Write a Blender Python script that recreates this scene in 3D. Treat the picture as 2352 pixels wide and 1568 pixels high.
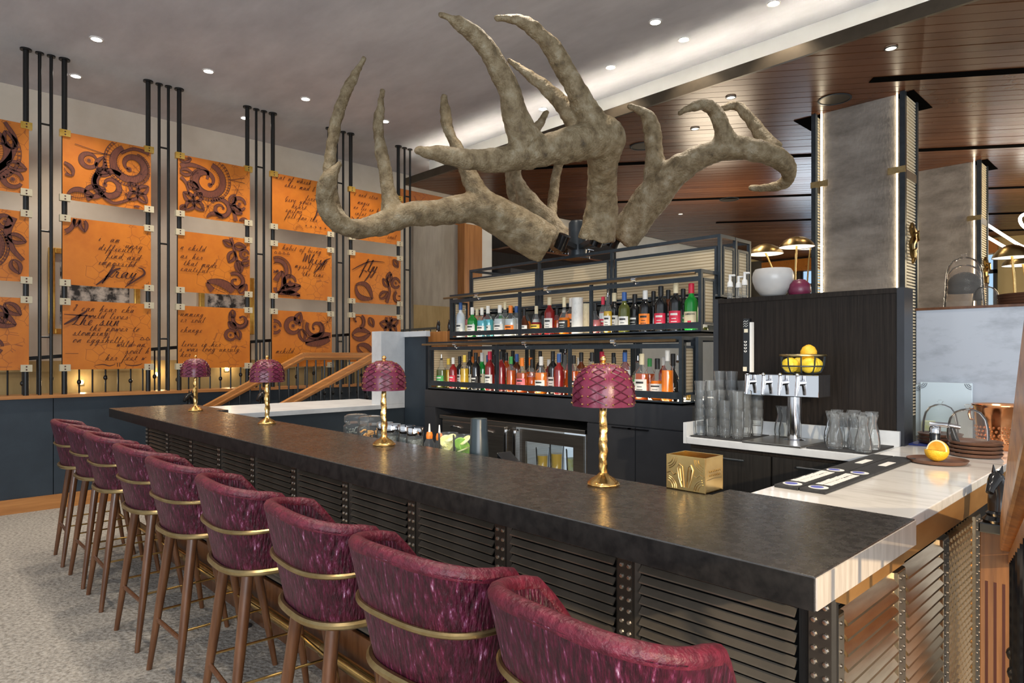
import bpy, bmesh, math, random
from mathutils import Vector, Matrix, noise
PI = math.pi
R = math.radians
S = bpy.context.scene
for o in list(bpy.data.objects):
    bpy.data.objects.remove(o)

# ------------------------------------------------------------------ camera
cam_d = bpy.data.cameras.new('camera')
cam_d.sensor_width = 36.0
cam_d.lens = 1506.5 / 2352 * 36.0
cam_d.shift_y = 30.0 / 2352
cam_d.clip_end = 100
cam = bpy.data.objects.new('camera', cam_d)
S.collection.objects.link(cam)
cam.location = (0, 0, 1.49)
cam.rotation_euler = (R(90), 0, R(90 - 43.71))
S.camera = cam

# ------------------------------------------------------------------ light and exposure
S.view_settings.view_transform = 'Standard'
S.view_settings.look = 'None'
S.view_settings.exposure = 0.45
S.view_settings.gamma = 1.0
S.view_settings.use_curve_mapping = False
W = bpy.data.worlds.new('world')
S.world = W
W.use_nodes = True
W.node_tree.nodes['Background'].inputs[0].default_value = (0.86, 0.93, 1.0, 1)
W.node_tree.nodes['Background'].inputs[1].default_value = 0.68


def area(name, loc, rot, sx, sy, energy, col):
    l = bpy.data.lights.new(name, 'AREA')
    l.shape = 'RECTANGLE'
    l.size = sx
    l.size_y = sy
    l.energy = energy
    l.color = col
    o = bpy.data.objects.new(name, l)
    S.collection.objects.link(o)
    o.location = loc
    o.rotation_euler = rot
    return o


# daylight from the tall street windows behind the photographer
area('window_daylight', (3.2, -3.6, 2.2), (R(80), 0, R(38)), 5.0, 3.0, 300, (0.88, 0.94, 1.0))

# ------------------------------------------------------------------ materials
MATS = {}


def rgba(c):
    return (c[0], c[1], c[2], 1)


def mat(name, c1, c2=None, rough=0.5, metal=0.0, scale=8.0, stretch=(1, 1, 1), lo=0.35, hi=0.65, bump=0.0,
        bscale=60.0, bstretch=(1, 1, 1), detail=4.0, sheen=0.0, sheen_tint=(1, 1, 1), coat=0.0, rough2=None,
        emit=None, estr=0.0, ior=1.5, aniso=0.0):
    m = bpy.data.materials.new(name)
    m.use_nodes = True
    nt = m.node_tree
    b = nt.nodes['Principled BSDF']
    b.inputs['Base Color'].default_value = rgba(c1)
    b.inputs['Roughness'].default_value = rough
    b.inputs['Metallic'].default_value = metal
    b.inputs['IOR'].default_value = ior
    if coat:
        b.inputs['Coat Weight'].default_value = coat
        b.inputs['Coat Roughness'].default_value = 0.1
    if sheen:
        b.inputs['Sheen Weight'].default_value = sheen
        b.inputs['Sheen Tint'].default_value = rgba(sheen_tint)
        b.inputs['Sheen Roughness'].default_value = 0.35
    if emit:
        b.inputs['Emission Color'].default_value = rgba(emit)
        b.inputs['Emission Strength'].default_value = estr
    tc = nt.nodes.new('ShaderNodeTexCoord')
    if c2 is not None or rough2 is not None:
        mp = nt.nodes.new('ShaderNodeMapping')
        mp.inputs['Scale'].default_value = stretch
        nz = nt.nodes.new('ShaderNodeTexNoise')
        nz.inputs['Scale'].default_value = scale
        nz.inputs['Detail'].default_value = detail
        nz.inputs['Roughness'].default_value = 0.62
        rp = nt.nodes.new('ShaderNodeValToRGB')
        rp.color_ramp.elements[0].position = lo
        rp.color_ramp.elements[1].position = hi
        rp.color_ramp.elements[0].color = rgba(c1)
        rp.color_ramp.elements[1].color = rgba(c2 if c2 is not None else c1)
        nt.links.new(tc.outputs['Object'], mp.inputs['Vector'])
        nt.links.new(mp.outputs['Vector'], nz.inputs['Vector'])
        nt.links.new(nz.outputs['Fac'], rp.inputs['Fac'])
        nt.links.new(rp.outputs['Color'], b.inputs['Base Color'])
        if rough2 is not None:
            mr = nt.nodes.new('ShaderNodeMapRange')
            mr.inputs['From Min'].default_value = lo
            mr.inputs['From Max'].default_value = hi
            mr.inputs['To Min'].default_value = rough
            mr.inputs['To Max'].default_value = rough2
            nt.links.new(nz.outputs['Fac'], mr.inputs['Value'])
            nt.links.new(mr.outputs['Result'], b.inputs['Roughness'])
    if bump:
        mp2 = nt.nodes.new('ShaderNodeMapping')
        mp2.inputs['Scale'].default_value = bstretch
        n2 = nt.nodes.new('ShaderNodeTexNoise')
        n2.inputs['Scale'].default_value = bscale
        n2.inputs['Detail'].default_value = 3.0
        bp = nt.nodes.new('ShaderNodeBump')
        bp.inputs['Strength'].default_value = bump
        bp.inputs['Distance'].default_value = 0.01
        nt.links.new(tc.outputs['Object'], mp2.inputs['Vector'])
        nt.links.new(mp2.outputs['Vector'], n2.inputs['Vector'])
        nt.links.new(n2.outputs['Fac'], bp.inputs['Height'])
        nt.links.new(bp.outputs['Normal'], b.inputs['Normal'])
    MATS[name] = m
    return m


def ramp3(name, stops):
    """replace the two-stop ramp of material name by several stops"""
    for n in MATS[name].node_tree.nodes:
        if n.type == 'VALTORGB':
            cr = n.color_ramp
            while len(cr.elements) > 1:
                cr.elements.remove(cr.elements[-1])
            cr.elements[0].position = stops[0][0]
            cr.elements[0].color = rgba(stops[0][1])
            for p, c in stops[1:]:
                e = cr.elements.new(p)
                e.color = rgba(c)


def glass(name, tint=(0.93, 0.96, 0.97), refl=1.0, rough=0.02, blend=0.12, dens=0.0):
    """thin clear glass: see-through with a fresnel reflection, tinted body"""
    m = bpy.data.materials.new(name)
    m.use_nodes = True
    nt = m.node_tree
    nt.nodes.remove(nt.nodes['Principled BSDF'])
    out = nt.nodes['Material Output']
    tr = nt.nodes.new('ShaderNodeBsdfTransparent')
    tr.inputs['Color'].default_value = rgba(tint)
    gl = nt.nodes.new('ShaderNodeBsdfGlossy')
    gl.inputs['Roughness'].default_value = rough
    gl.inputs['Color'].default_value = (refl, refl, refl, 1)
    lw = nt.nodes.new('ShaderNodeLayerWeight')
    lw.inputs['Blend'].default_value = blend
    mx = nt.nodes.new('ShaderNodeMixShader')
    nt.links.new(lw.outputs['Fresnel'], mx.inputs['Fac'])
    nt.links.new(tr.outputs[0], mx.inputs[1])
    nt.links.new(gl.outputs[0], mx.inputs[2])
    last = mx
    if dens:
        df = nt.nodes.new('ShaderNodeBsdfDiffuse')
        df.inputs['Color'].default_value = rgba(tint)
        mx2 = nt.nodes.new('ShaderNodeMixShader')
        mx2.inputs['Fac'].default_value = dens
        nt.links.new(mx.outputs[0], mx2.inputs[1])
        nt.links.new(df.outputs[0], mx2.inputs[2])
        last = mx2
    nt.links.new(last.outputs[0], out.inputs['Surface'])
    MATS[name] = m
    return m


def emis(name, col, strength):
    m = bpy.data.materials.new(name)
    m.use_nodes = True
    nt = m.node_tree
    b = nt.nodes['Principled BSDF']
    b.inputs['Base Color'].default_value = (0.02, 0.02, 0.02, 1)
    b.inputs['Emission Color'].default_value = rgba(col)
    b.inputs['Emission Strength'].default_value = strength
    MATS[name] = m
    return m


mat('plaster_ceiling', (0.45, 0.455, 0.49), (0.60, 0.605, 0.645), rough=0.75, scale=1.3, stretch=(1, 2.2, 1), lo=0.3, hi=0.7,
    bump=0.12, bscale=5, bstretch=(1, 4, 1), detail=8)
mat('plaster_wall', (0.60, 0.54, 0.44), (0.70, 0.64, 0.54), rough=0.7, scale=1.5, bump=0.08, bscale=6, detail=6)
mat('plaster_white', (0.80, 0.77, 0.70), (0.86, 0.84, 0.78), rough=0.7, scale=2)
mat('ochre_plaster', (0.36, 0.25, 0.10), (0.46, 0.33, 0.15), rough=0.7, scale=2, stretch=(1, 4, 1))
mat('grey_plaster', (0.33, 0.29, 0.23), (0.45, 0.40, 0.33), rough=0.75, scale=1.2, stretch=(1, 5, 1))
mat('amber_lit_wall', (0.62, 0.40, 0.13), (0.72, 0.50, 0.20), rough=0.6, scale=0.6)  # yellow light on the far wall put into its base colour
mat('navy_panel', (0.014, 0.023, 0.034), (0.023, 0.036, 0.050), rough=0.55, scale=2.5, bump=0.10, bscale=160, detail=6)
mat('black_panel', (0.014, 0.013, 0.012), (0.022, 0.020, 0.018), ior=1.32, rough=0.5, scale=3, stretch=(30, 30, 1), bump=0.08,
    bscale=8, bstretch=(30, 30, 1))
mat('brown_panel', (0.013, 0.0095, 0.0075), (0.024, 0.018, 0.014), ior=1.28, rough=0.5, scale=3, stretch=(40, 40, 1.2), bump=0.12,
    bscale=5, bstretch=(40, 40, 1))
mat('slate_cabinet', (0.022, 0.024, 0.029), (0.030, 0.032, 0.038), rough=0.45, scale=5)
mat('black_steel', (0.022, 0.030, 0.038), (0.034, 0.044, 0.054), rough=0.38, scale=14, metal=0.25)
mat('pole_steel', (0.016, 0.015, 0.014), rough=0.35, metal=0.4)
mat('dark_void', (0.004, 0.004, 0.004), rough=0.95, ior=1.02)
mat('concrete', (0.15, 0.130, 0.112), (0.31, 0.278, 0.245), rough=0.85, scale=3.2, stretch=(1, 1, 2.2), lo=0.30, hi=0.68, bump=0.7,
    bscale=22, bstretch=(1.5, 1.5, 1), detail=12)
mat('oak', (0.33, 0.125, 0.032), (0.52, 0.225, 0.065), rough=0.38, scale=3.0, stretch=(9, 9, 0.6), lo=0.3, hi=0.7, coat=0.15, detail=6)
mat('oak_y', (0.33, 0.125, 0.032), (0.52, 0.225, 0.065), rough=0.36, scale=3.0, stretch=(10, 0.7, 10), lo=0.3, hi=0.7, coat=0.2, detail=6)
mat('oak_grain', (0.30, 0.10, 0.020), (0.62, 0.26, 0.06), rough=0.35, scale=2.4, stretch=(22, 1.2, 16), lo=0.35, hi=0.62, coat=0.2, detail=7)
mat('newel_oak', (0.13, 0.048, 0.014), (0.26, 0.108, 0.034), rough=0.38, scale=4, stretch=(14, 14, 0.7), lo=0.3, hi=0.7, coat=0.2, detail=6)
mat('honey_wood', (0.30, 0.145, 0.045), (0.42, 0.22, 0.075), rough=0.34, metal=0.3, scale=2.0, stretch=(4, 1.2, 4))
mat('walnut_leg', (0.085, 0.030, 0.011), (0.155, 0.062, 0.024), rough=0.32, scale=6, stretch=(6, 6, 0.6), coat=0.25)
mat('seat_wood', (0.30, 0.10, 0.04), (0.38, 0.15, 0.06), rough=0.4, scale=6)
mat('ceiling_plank', (0.075, 0.026, 0.011), (0.150, 0.060, 0.025), rough=0.27, scale=1.1, lo=0.25, hi=0.75, detail=7, ior=1.36)
mat('ceiling_plank_b', (0.095, 0.035, 0.015), (0.165, 0.068, 0.029), rough=0.29, scale=1.4, lo=0.25, hi=0.75, detail=7, ior=1.36)
mat('brass', (0.62, 0.40, 0.14), (0.78, 0.54, 0.22), rough=0.24, metal=1.0, scale=12)
mat('aged_brass', (0.38, 0.27, 0.12), (0.50, 0.38, 0.19), rough=0.34, metal=1.0, scale=18)
mat('gold', (0.80, 0.44, 0.12), (0.92, 0.62, 0.25), rough=0.24, metal=1.0, scale=40, bump=0.2, bscale=45)
mat('bronze', (0.19, 0.165, 0.132), (0.27, 0.235, 0.19), rough=0.40, metal=0.75, scale=6)
mat('rivet_steel', (0.62, 0.57, 0.50), rough=0.3, metal=1.0)
mat('rivet_dark', (0.16, 0.13, 0.10), rough=0.4, metal=0.9)
mat('bronze_dark', (0.055, 0.047, 0.039), (0.08, 0.07, 0.058), rough=0.42, metal=0.7, scale=6)
mat('polished_bronze', (0.62, 0.45, 0.27), (0.78, 0.60, 0.38), rough=0.27, metal=1.0, scale=7, stretch=(1, 1, 14))
mat('bronze_trim', (0.19, 0.125, 0.062), (0.24, 0.165, 0.09), rough=0.34, metal=0.85, scale=6)
mat('steel_fascia', (0.085, 0.068, 0.048), (0.125, 0.10, 0.072), rough=0.34, metal=0.7, scale=3)
mat('bar_end', (0.50, 0.43, 0.36), (0.66, 0.58, 0.50), rough=0.38, scale=9, stretch=(1, 7, 0.6), metal=0.15)
mat('copper', (0.72, 0.27, 0.10), (0.86, 0.42, 0.20), rough=0.16, metal=1.0, scale=10)
mat('chrome', (0.72, 0.72, 0.74), rough=0.08, metal=1.0)
mat('brushed_steel', (0.36, 0.33, 0.29), (0.46, 0.43, 0.39), rough=0.3, metal=1.0, scale=4, stretch=(1, 1, 30))
mat('granite', (0.016, 0.0138, 0.0122), (0.050, 0.042, 0.036), rough=0.24, ior=1.85, scale=38, stretch=(1, 1.0, 1), lo=0.30, hi=0.80, bump=0.06,
    bscale=110, bstretch=(1, 1.3, 1), detail=12, rough2=0.32)
mat('granite_edge', (0.007, 0.0065, 0.006), (0.020, 0.0175, 0.0155), rough=0.42, ior=1.35, scale=26, detail=8)
mat('dark_brass', (0.20, 0.135, 0.055), (0.28, 0.19, 0.08), rough=0.3, metal=1.0, scale=8)
mat('marble', (0.74, 0.71, 0.67), (0.45, 0.41, 0.37), rough=0.10, scale=2.4, stretch=(1.2, 5.0, 3), lo=0.52, hi=0.80, detail=10)
mat('marble_side', (0.62, 0.645, 0.67), (0.48, 0.50, 0.53), rough=0.3, scale=5, lo=0.4, hi=0.75, bump=0.12, bscale=20, detail=8)
mat('marble_panel', (0.50, 0.53, 0.58), (0.24, 0.25, 0.28), rough=0.16, scale=2.0, stretch=(2, 1, 4.5), lo=0.50, hi=0.82, detail=12)
mat('carpet', (0.18, 0.163, 0.142), (0.37, 0.342, 0.305), rough=0.95, scale=46, lo=0.34, hi=0.60, bump=1.0, bscale=42, detail=3)
mat('velvet', (0.04, 0.003, 0.012), (0.2, 0.02, 0.06), rough=0.40, scale=11, stretch=(9, 9, 1.3), lo=0.3, hi=0.7, bump=1.0, bscale=13,
    bstretch=(9, 9, 1.4), detail=9, sheen=0.05, sheen_tint=(0.95, 0.45, 0.65))
ramp3('velvet', [(0.30, (0.006, 0.0004, 0.002)), (0.45, (0.034, 0.0014, 0.008)), (0.58, (0.075, 0.004, 0.020)), (0.645, (0.17, 0.035, 0.085)), (0.72, (0.50, 0.32, 0.42))])  # pale stops paint the pile's glints into the velvet colour
mat('velvet_rim', (0.055, 0.0025, 0.010), (0.130, 0.009, 0.025), rough=0.5, scale=40, bump=0.5, bscale=90, sheen=0.02,
    sheen_tint=(1.0, 0.45, 0.50))  # same velvet as the back; redder sheen of rim pile put into colour
mat('burgundy_leather', (0.115, 0.010, 0.034), (0.16, 0.018, 0.050), rough=0.34, scale=6, bump=0.06, bscale=150)
mat('lace_cord', (0.060, 0.004, 0.014), rough=0.35)
mat('lace_dark', (0.060, 0.013, 0.008), rough=0.6)
mat('lace_fill', (0.098, 0.022, 0.010), (0.155, 0.040, 0.018), rough=0.6, scale=90, stretch=(1, 1, 0.2))
mat('ink', (0.05, 0.008, 0.004), rough=0.6)
mat('picture_grey', (0.03, 0.03, 0.03), (0.62, 0.58, 0.52), rough=0.5, scale=9, detail=8, lo=0.42, hi=0.60)
mat('mat_board', (0.50, 0.47, 0.42), rough=0.7)
mat('gilt', (0.72, 0.44, 0.08), (0.85, 0.58, 0.16), rough=0.3, metal=0.9, scale=20)
mat('antler', (0.09, 0.077, 0.052), (0.40, 0.335, 0.23), rough=0.66, scale=14, lo=0.28, hi=0.72, bump=1.0, bscale=75, detail=15)
ramp3('antler', [(0.26, (0.06, 0.041, 0.020)), (0.42, (0.165, 0.118, 0.060)), (0.54, (0.235, 0.180, 0.102)), (0.66, (0.30, 0.25, 0.165)), (0.78, (0.45, 0.40, 0.31))])
mat('antler_core', (0.05, 0.04, 0.03), (0.12, 0.10, 0.08), rough=0.9, scale=20)
mat('rattan', (0.50, 0.40, 0.24), (0.62, 0.51, 0.33), rough=0.6, scale=30)
mat('white_ceramic', (0.44, 0.42, 0.40), (0.52, 0.50, 0.475), rough=0.3, scale=3)
mat('white_board', (0.70, 0.80, 0.84), rough=0.3)
mat('grey_print', (0.20, 0.21, 0.23), rough=0.6)
mat('black_rubber', (0.014, 0.014, 0.015), (0.03, 0.03, 0.032), rough=0.6, scale=60)
mat('black_gloss', (0.008, 0.008, 0.009), rough=0.14)
mat('black_plastic', (0.022, 0.034, 0.042), rough=0.3)
mat('white_print', (0.78, 0.76, 0.72), rough=0.6)
mat('blue_print', (0.10, 0.12, 0.42), rough=0.6)
mat('blue_mat', (0.02, 0.04, 0.22), rough=0.5)
mat('plate_brown', (0.115, 0.05, 0.028), (0.16, 0.075, 0.042), rough=0.42, scale=10)
mat('orange_peel', (0.92, 0.48, 0.02), (0.98, 0.58, 0.05), rough=0.4, scale=30, bump=0.3, bscale=200)
mat('orange_pith', (0.92, 0.80, 0.52), rough=0.6)
mat('orange_flesh', (0.85, 0.30, 0.02), (0.95, 0.48, 0.06), rough=0.3, scale=30)
mat('lemon', (0.92, 0.62, 0.02), (0.95, 0.72, 0.08), rough=0.38, scale=14, bump=0.25, bscale=160)
mat('lemon_slice', (0.90, 0.82, 0.22), (0.95, 0.92, 0.55), rough=0.35, scale=30)
mat('lime', (0.25, 0.55, 0.03), (0.45, 0.70, 0.08), rough=0.35, scale=20)
mat('dried_peel', (0.50, 0.22, 0.05), (0.70, 0.40, 0.12), rough=0.6, scale=30)
mat('dried_leaf', (0.025, 0.035, 0.03), (0.25, 0.27, 0.25), rough=0.7, scale=40)
mat('cream', (0.78, 0.70, 0.52), rough=0.5)
mat('clip_bone', (0.50, 0.44, 0.31), rough=0.45)
mat('label_white', (0.74, 0.73, 0.70), (0.62, 0.61, 0.58), rough=0.6, scale=40, lo=0.5, hi=0.75)
mat('label_cream', (0.70, 0.62, 0.42), (0.55, 0.46, 0.28), rough=0.6, scale=40, lo=0.5, hi=0.75)
mat('label_black', (0.012, 0.012, 0.012), rough=0.5)
mat('label_red', (0.62, 0.02, 0.06), rough=0.5)
mat('label_orange', (0.85, 0.22, 0.02), rough=0.5)
mat('label_pink', (0.72, 0.18, 0.22), rough=0.5)
mat('label_green', (0.05, 0.35, 0.08), rough=0.5)
mat('label_blue', (0.03, 0.10, 0.32), rough=0.5)
mat('label_yellow', (0.85, 0.60, 0.08), rough=0.5)
for nm, c in dict(amber=(0.42, 0.07, 0.008), red=(0.24, 0.012, 0.012), orange=(0.80, 0.20, 0.012), gold_liq=(0.62, 0.38, 0.03),
                  green=(0.01, 0.26, 0.035), dark=(0.012, 0.012, 0.012), olive=(0.10, 0.11, 0.02), clear=(0.55, 0.60, 0.60),
                  blue=(0.10, 0.42, 0.52), brown=(0.10, 0.025, 0.008), frost=(0.62, 0.66, 0.70), pinkish=(0.50, 0.16, 0.16)).items():
    mat('liq_' + nm, c, rough=0.08, coat=0.6)
glass('glass_clear', (0.96, 0.98, 0.98), blend=0.10, dens=0.05)
glass('glass_thin', (0.975, 0.99, 1.0), blend=0.16, dens=0.03)
glass('glass_pane', (0.94, 0.96, 0.96), blend=0.08)
glass('glass_amber', (0.99, 0.97, 0.945), blend=0.09, rough=0.04, dens=0.02)
emis('lamp_lens', (1.0, 0.95, 0.85), 14.0)
emis('cove_led', (1.0, 0.91, 0.74), 120.0)
emis('column_led', (1.0, 0.86, 0.62), 9.0)
emis('shelf_led', (1.0, 0.85, 0.62), 14.0)
emis('ring_led', (1.0, 0.93, 0.80), 9.0)
emis('warm_bulb', (1.0, 0.78, 0.45), 14.0)
emis('shade_inside', (1.0, 0.86, 0.66), 1.6)
emis('window_day', (0.40, 0.62, 0.85), 0.8)
emis('fridge_light', (0.75, 0.85, 0.95), 0.55)


def leather_panel_mat():
    """orange tooled leather with faint burnt craquelure"""
    m = mat('orange_leather', (0.46, 0.126, 0.007), (0.57, 0.175, 0.012), rough=0.42, scale=3, bump=0.05, bscale=90)
    nt = m.node_tree
    b = nt.nodes['Principled BSDF']
    tc = nt.nodes.new('ShaderNodeTexCoord')
    v = nt.nodes.new('ShaderNodeTexVoronoi')
    v.feature = 'DISTANCE_TO_EDGE'
    v.inputs['Scale'].default_value = 11
    n = nt.nodes.new('ShaderNodeTexNoise')
    n.inputs['Scale'].default_value = 2.6
    lt = nt.nodes.new('ShaderNodeMath')
    lt.operation = 'LESS_THAN'
    lt.inputs[1].default_value = 0.022
    gt = nt.nodes.new('ShaderNodeMath')
    gt.operation = 'GREATER_THAN'
    gt.inputs[1].default_value = 0.53
    mu = nt.nodes.new('ShaderNodeMath')
    mu.operation = 'MULTIPLY'
    mx = nt.nodes.new('ShaderNodeMix')
    mx.data_type = 'RGBA'
    mx.inputs['B'].default_value = (0.16, 0.035, 0.010, 1)
    src = b.inputs['Base Color'].links[0].from_socket
    nt.links.new(tc.outputs['Object'], v.inputs['Vector'])
    nt.links.new(tc.outputs['Object'], n.inputs['Vector'])
    nt.links.new(v.outputs['Distance'], lt.inputs[0])
    nt.links.new(n.outputs['Fac'], gt.inputs[0])
    nt.links.new(lt.outputs[0], mu.inputs[0])
    nt.links.new(gt.outputs[0], mu.inputs[1])
    m2 = nt.nodes.new('ShaderNodeMath')
    m2.operation = 'MULTIPLY'
    m2.inputs[1].default_value = 0.6
    nt.links.new(mu.outputs[0], m2.inputs[0])
    nt.links.new(m2.outputs[0], mx.inputs['Factor'])
    nt.links.new(src, mx.inputs['A'])
    nt.links.new(mx.outputs['Result'], b.inputs['Base Color'])


leather_panel_mat()


def cane_mat(name, along):
    """woven cane webbing: alternating light strands and dark gaps"""
    m = mat(name, (0.52, 0.42, 0.26), rough=0.6)
    nt = m.node_tree
    b = nt.nodes['Principled BSDF']
    tc = nt.nodes.new('ShaderNodeTexCoord')
    sep = nt.nodes.new('ShaderNodeSeparateXYZ')
    nt.links.new(tc.outputs['Object'], sep.inputs[0])

    def wave(sock, freq, thr):
        a = nt.nodes.new('ShaderNodeMath')
        a.operation = 'MULTIPLY'
        a.inputs[1].default_value = freq
        s = nt.nodes.new('ShaderNodeMath')
        s.operation = 'FRACT'
        g = nt.nodes.new('ShaderNodeMath')
        g.operation = 'GREATER_THAN'
        g.inputs[1].default_value = thr
        nt.links.new(sock, a.inputs[0])
        nt.links.new(a.outputs[0], s.inputs[0])
        nt.links.new(s.outputs[0], g.inputs[0])
        return g
    w1 = wave(sep.outputs['Z'], 48, 0.70)
    w2 = wave(sep.outputs[along], 62, 0.62)
    mu = nt.nodes.new('ShaderNodeMath')
    mu.operation = 'MULTIPLY'
    nt.links.new(w1.outputs[0], mu.inputs[0])
    nt.links.new(w2.outputs[0], mu.inputs[1])
    mx = nt.nodes.new('ShaderNodeMix')
    mx.data_type = 'RGBA'
    mx.inputs['A'].default_value = (0.80, 0.68, 0.47, 1)
    mx.inputs['B'].default_value = (0.05, 0.035, 0.02, 1)
    mx2 = nt.nodes.new('ShaderNodeMix')
    mx2.data_type = 'RGBA'
    mx2.inputs['B'].default_value = (0.42, 0.32, 0.19, 1)
    mx2.inputs['Factor'].default_value = 0.0
    nt.links.new(w1.outputs[0], mx2.inputs['Factor'])
    nt.links.new(mx.outputs['Result'], mx2.inputs['A'])
    nt.links.new(mu.outputs[0], mx.inputs['Factor'])
    nt.links.new(mx2.outputs['Result'], b.inputs['Base Color'])
    tr = nt.nodes.new('ShaderNodeBsdfTranslucent')
    tr.inputs['Color'].default_value = (0.80, 0.68, 0.47, 1)
    ms = nt.nodes.new('ShaderNodeMixShader')
    ms.inputs['Fac'].default_value = 0.35
    out = nt.nodes['Material Output']
    nt.links.new(b.outputs[0], ms.inputs[1])
    nt.links.new(tr.outputs[0], ms.inputs[2])
    nt.links.new(ms.outputs[0], out.inputs['Surface'])


cane_mat('cane_x', 'X')
cane_mat('cane_y', 'Y')

# ------------------------------------------------------------------ mesh helpers


class MB:
    """collects shapes; obj() links them as one mesh object"""

    def __init__(s):
        s.v = []
        s.f = []

    def quad(s, a, b, c, d):
        n = len(s.v)
        s.v += [a, b, c, d]
        s.f.append((n, n + 1, n + 2, n + 3))
        return s

    def box(s, x0, x1, y0, y1, z0, z1):
        n = len(s.v)
        s.v += [(x0, y0, z0), (x1, y0, z0), (x1, y1, z0), (x0, y1, z0), (x0, y0, z1), (x1, y0, z1), (x1, y1, z1), (x0, y1, z1)]
        for q in ((0, 3, 2, 1), (4, 5, 6, 7), (0, 1, 5, 4), (1, 2, 6, 5), (2, 3, 7, 6), (3, 0, 4, 7)):
            s.f.append(tuple(n + i for i in q))
        return s

    def prism(s, poly, lo, hi, axis='z'):
        """poly: 2D outline in the two other axes, extruded lo..hi along axis"""
        n = len(s.v)
        k = len(poly)

        def p(a, b, c):
            return {'z': (a, b, c), 'y': (a, c, b), 'x': (c, a, b)}[axis]
        s.v += [p(a, b, lo) for a, b in poly] + [p(a, b, hi) for a, b in poly]
        s.f.append(tuple(n + k - 1 - i for i in range(k)))
        s.f.append(tuple(n + k + i for i in range(k)))
        for i in range(k):
            j = (i + 1) % k
            s.f.append((n + i, n + j, n + k + j, n + k + i))
        return s

    def lathe(s, prof, seg=20, c=(0, 0, 0), fr=None, a0=0.0, cap=True):
        """prof: (r, z) from bottom to top, round the z axis at c; fr(angle) scales r"""
        n = len(s.v)
        for r, z in prof:
            for i in range(seg):
                a = a0 + 2 * PI * i / seg
                q = r * (fr(a) if fr else 1)
                s.v.append((c[0] + q * math.cos(a), c[1] + q * math.sin(a), c[2] + z))
        for j in range(len(prof) - 1):
            for i in range(seg):
                k = (i + 1) % seg
                s.f.append((n + j * seg + i, n + j * seg + k, n + (j + 1) * seg + k, n + (j + 1) * seg + i))
        if cap:
            if prof[0][0] > 1e-5:
                s.f.append(tuple(n + seg - 1 - i for i in range(seg)))
            if prof[-1][0] > 1e-5:
                m = n + (len(prof) - 1) * seg
                s.f.append(tuple(m + i for i in range(seg)))
        return s

    def tube(s, pts, rad, seg=8, cap=True, closed=False):
        """sweep a circle along pts; rad is a number or one per point"""
        P = [Vector(p) for p in pts]
        k = len(P)
        rr = rad if isinstance(rad, (list, tuple)) else [rad] * k
        n = len(s.v)
        up = None
        for i in range(k):
            if closed:
                t = P[(i + 1) % k] - P[i - 1]
            else:
                t = P[min(i + 1, k - 1)] - P[max(i - 1, 0)]
            t.normalize()
            if up is None:
                up = t.cross(Vector((0.31, 0.17, 0.93)))
                if up.length < 1e-3:
                    up = t.cross(Vector((1, 0, 0)))
                up.normalize()
            else:
                up = up - t * up.dot(t)
                up.normalize()
            w = t.cross(up)
            for j in range(seg):
                a = 2 * PI * j / seg
                q = P[i] + (up * math.cos(a) + w * math.sin(a)) * rr[i]
                s.v.append(tuple(q))
        m = k if closed else k - 1
        for i in range(m):
            i2 = (i + 1) % k
            for j in range(seg):
                j2 = (j + 1) % seg
                s.f.append((n + i * seg + j, n + i * seg + j2, n + i2 * seg + j2, n + i2 * seg + j))
        if cap and not closed:
            s.f.append(tuple(n + seg - 1 - j for j in range(seg)))
            s.f.append(tuple(n + (k - 1) * seg + j for j in range(seg)))
        return s

    def ball(s, c, r, seg=10, ring=6, sz=1.0):
        prof = [(max(1e-6, r * math.sin(PI * i / ring)), -r * sz * math.cos(PI * i / ring)) for i in range(ring + 1)]
        return s.lathe(prof, seg, c, cap=False)

    def dome(s, c, r, h, nrm='-y', seg=8):
        """a rivet head standing on a face"""
        n = len(s.v)
        for q, e in ((1.0, 0.0), (0.75, 0.72), (0.0, 1.0)):
            for i in range(seg if q else 1):
                a = 2 * PI * i / seg
                u, w, k = q * r * math.cos(a), q * r * math.sin(a), e * h
                s.v.append({'-y': (c[0] + u, c[1] - k, c[2] + w), '+x': (c[0] + k, c[1] + u, c[2] + w),
                            '+z': (c[0] + u, c[1] + w, c[2] + k)}[nrm])
        for i in range(seg):
            k = (i + 1) % seg
            s.f.append((n + i, n + k, n + seg + k, n + seg + i))
            s.f.append((n + seg + i, n + seg + k, n + 2 * seg))
        return s

    def bar(s, a, b, w, h=None):
        """a square bar from a to b, w wide and h high"""
        h = h or w
        A, B = Vector(a), Vector(b)
        t = (B - A).normalized()
        u = t.cross(Vector((0, 0, 1)))
        if u.length < 1e-4:
            u = Vector((1, 0, 0))
        u.normalize()
        q = u.cross(t)
        n = len(s.v)
        for p in (A, B):
            for x, y in ((-1, -1), (1, -1), (1, 1), (-1, 1)):
                s.v.append(tuple(p + u * (x * w / 2) + q * (y * h / 2)))
        for f in ((0, 1, 2, 3), (7, 6, 5, 4), (0, 4, 5, 1), (1, 5, 6, 2), (2, 6, 7, 3), (3, 7, 4, 0)):
            s.f.append(tuple(n + i for i in f))
        return s

    def mesh(s, name, m, smooth=False, bevel=0.0):
        me = bpy.data.meshes.new(name)
        me.from_pydata([tuple(v) for v in s.v], [], s.f)
        bm = bmesh.new()
        bm.from_mesh(me)
        bmesh.ops.recalc_face_normals(bm, faces=bm.faces)
        if bevel:
            bmesh.ops.bevel(bm, geom=bm.edges[:], offset=bevel, segments=2, affect='EDGES', profile=0.6)
        bm.to_mesh(me)
        bm.free()
        if smooth:
            me.polygons.foreach_set('use_smooth', [True] * len(me.polygons))
            me.set_sharp_from_angle(angle=R(38))
        me.materials.append(MATS[m])
        return me

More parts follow.
